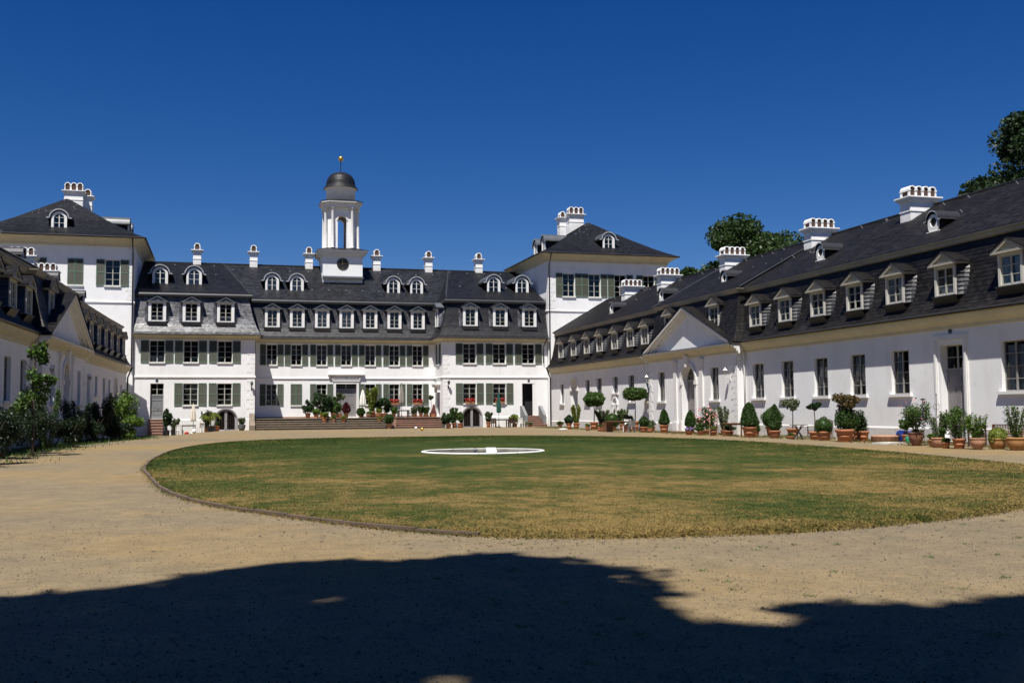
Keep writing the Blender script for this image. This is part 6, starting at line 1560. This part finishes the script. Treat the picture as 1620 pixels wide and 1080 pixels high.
# ================================================================== TREES
def tree(name, label, x, y, h, crown, trunk_r, leaf, ls, N, lumps, seed_lr=.3, lim=9, z=None, group=None, cat='tree'):
    """crown = (cz, rx, rz): leaf clumps through an ellipsoid, outline broken by single sprays"""
    t = thing(name, label, cat, (x, y, 0), 0, group); cz, rx, rz = crown
    MB().tube([(0, 0, -.2), (.1, 0, h*.2), (-.15, .1, h*.42), (.1, -.1, h*.65), (0, 0, h*.85)], [trunk_r*1.25, trunk_r, trunk_r*.8, trunk_r*.5, trunk_r*.15], 10).obj('trunk', 'trunk', t, smooth=True)
    P = []; per = N//lumps
    for i in range(lumps):
        d = dirs(1)[0]; k = RNG.random()**.33*.9; c = np.array([0, 0, cz])+d*np.array([rx, rx, rz])*k; lr = RNG.uniform(.6, 1.25)*seed_lr*rx
        q = dirs(per)*(RNG.random((per, 1))**.4)*lr*np.array([1, 1, .7]); P.append(c+q)
        if i < lim: MB().tube([(0, 0, h*.35+.03*h*(i % 4)), tuple(c*np.array([.5, .5, 1])*np.array([1, 1, .85])), tuple(c)], [trunk_r*.4, trunk_r*.22, trunk_r*.06], 6).obj('limb', 'trunk', t)
    leafcloud('crown', np.concatenate(P), ls, leaf, t, .55); return t
tree('deciduous_tree', 'broad green tree rising behind the right wing roof beside the tower', 61.5, 113.0, 24.5, (17.5, 8.6, 6.8), .5, 'l_tree', .21, 80000, 60, .28)
tree('deciduous_tree', 'tall dark tree behind the right wing at the right edge', 58.6, 58.0, 25.0, (15.0, 7.3, 8.3), .6, 'l_oak', .17, 110000, 80, .27)
tree('deciduous_tree', 'dark tree top beyond the roof at the far right edge', 63.4, 65.0, 27.0, (17.5, 7.0, 8.4), .6, 'l_oak', .18, 110000, 84, .30)
tree('deciduous_tree', 'lower green tree between the tower roof and the broad tree', 54.6, 112.0, 19.8, (14.5, 5.2, 5.0), .35, 'l_tree', .20, 36000, 40, .3)
# the two trees behind the viewer whose shade lies on the foreground gravel
EDGE = [(-9, 10.0), (-5, 9.9), (-1.83, 10.1), (-1.34, 10.3), (-.7, 10.4), (-.08, 11.1), (.5, 11.4), (1.24, 11.5), (2.08, 11.2), (2.88, 11.5), (3.45, 10.9), (3.75, 10.2), (3.9, 9.2), (3.97, 8.3), (4.05, 7.0), (4.4, 7.9), (4.9, 7.75), (5.2, 7.35), (5.84, 7.4), (6.5, 7.4), (9, 7.2), (14, 7.0)]
def shade_tree(label, tx, ty, xr, seed):
    rg = np.random.default_rng(seed); t = thing('shade_tree', label, 'tree', (tx, ty, 0))
    MB().tube([(0, 0, -.2), (.1, .1, 4), (0, .2, 9), (.1, 0, 14), (.2, .3, 20)], [.72, .58, .5, .36, .1], 12).obj('trunk', 'trunk', t, smooth=True)
    C = []
    ex = [p for p in EDGE if xr[0] <= p[0] <= xr[1]]
    for (x0, y0), (x1, y1) in zip(ex, ex[1:]):
        k = max(1, int(math.hypot(x1-x0, y1-y0)/.5))
        for i in range(k): f = i/k; r_ = rg.uniform(.40, .65); C.append((x0+(x1-x0)*f, y0+(y1-y0)*f-r_*.95, r_, rg.uniform(18.0, 22.0)))
    ax_, ay_ = [p[0] for p in EDGE], [p[1] for p in EDGE]
    gaps = ((1.5, 6.30, .05), (-.43, 8.58, -.06), (.9, 8.95, -.05), (2.6, 9.4, -.06), (-.9, 9.3, -.05), (5.6, 6.6, -.06), (4.08, 8.75, .12), (3.98, 8.25, .13), (3.93, 7.8, .14), (3.92, 7.35, .12), (3.98, 7.02, .07))
    C = [c for c in C if not any(math.hypot(c[0]-hx, c[1]-hy) < c[2]*.85+hr for hx, hy, hr in gaps)]
    th_ = np.linspace(0, 6.283, 13)
    for i in range(2300):
        r_ = rg.uniform(.5, 1.2) if i < 900 else rg.uniform(.22, .42)
        gx = rg.uniform(xr[0], xr[1]); ey = np.interp(gx, ax_, ay_); gy = ey-.2-rg.random()**1.1*(17 if i < 900 else 6.5)
        if np.any(gy+r_*np.sin(th_) > np.interp(gx+r_*np.cos(th_), ax_, ay_)+.06): continue
        if any(math.hypot(gx-hx, gy-hy) < r_+hr for hx, hy, hr in gaps): continue
        C.append((gx, gy, r_, rg.uniform(17, 25)))
    P = []
    for n_, (gx, gy, r_, z_) in enumerate(C):
        c = np.array([gx-.27*z_-tx, gy-.42*z_-ty, z_]); k = int(170*r_*r_)+40
        P.append(c+dirs(k)*(rg.random((k, 1))**.45)*r_*np.array([1, 1, .6]))
        if n_ % 26 == 0: MB().tube([(0, .1, 9+(n_ % 5)), tuple(c*np.array([.5, .5, .95])), tuple(c)], [.16, .09, .03], 6).obj('limb', 'trunk', t)
    leafcloud('crown', np.concatenate(P), .17, 'l_tree', t, .65)
shade_tree('broad tree behind the viewer whose shadow covers the left foreground gravel', -6.5, -8.0, (-9, 4.0), 3)
shade_tree('broad tree behind the viewer whose shadow covers the right foreground gravel', 6.0, -9.0, (3.9, 14), 4)
# park trees behind the viewer, mirrored in the windows
first = tree('park_tree', 'park tree behind the viewer, first one of the row mirrored in the windows', -34, -46, 22, (13, 8, 9.5), .5, 'l_oak', .5, 5000, 34, .34, group='park trees behind the viewer')
ch = kids(first)
for i, (x, y) in enumerate([(-22, -54), (-11, -50), (1, -56), (12, -52), (24, -50), (36, -56), (48, -48), (-46, -40), (-56, -30), (60, -40)]):
    c = first.copy(); col.objects.link(c); c.location = (x, y, 0); c.rotation_euler = (0, 0, i*1.3); c.scale = (1, 1, 1+.05*(i % 4)); c['label'] = 'park tree behind the viewer, %s one of the row mirrored in the windows' % ('second third fourth fifth sixth seventh eighth ninth tenth eleventh'.split()[i])
    for k in ch: d = k.copy(); col.objects.link(d); d.parent = c
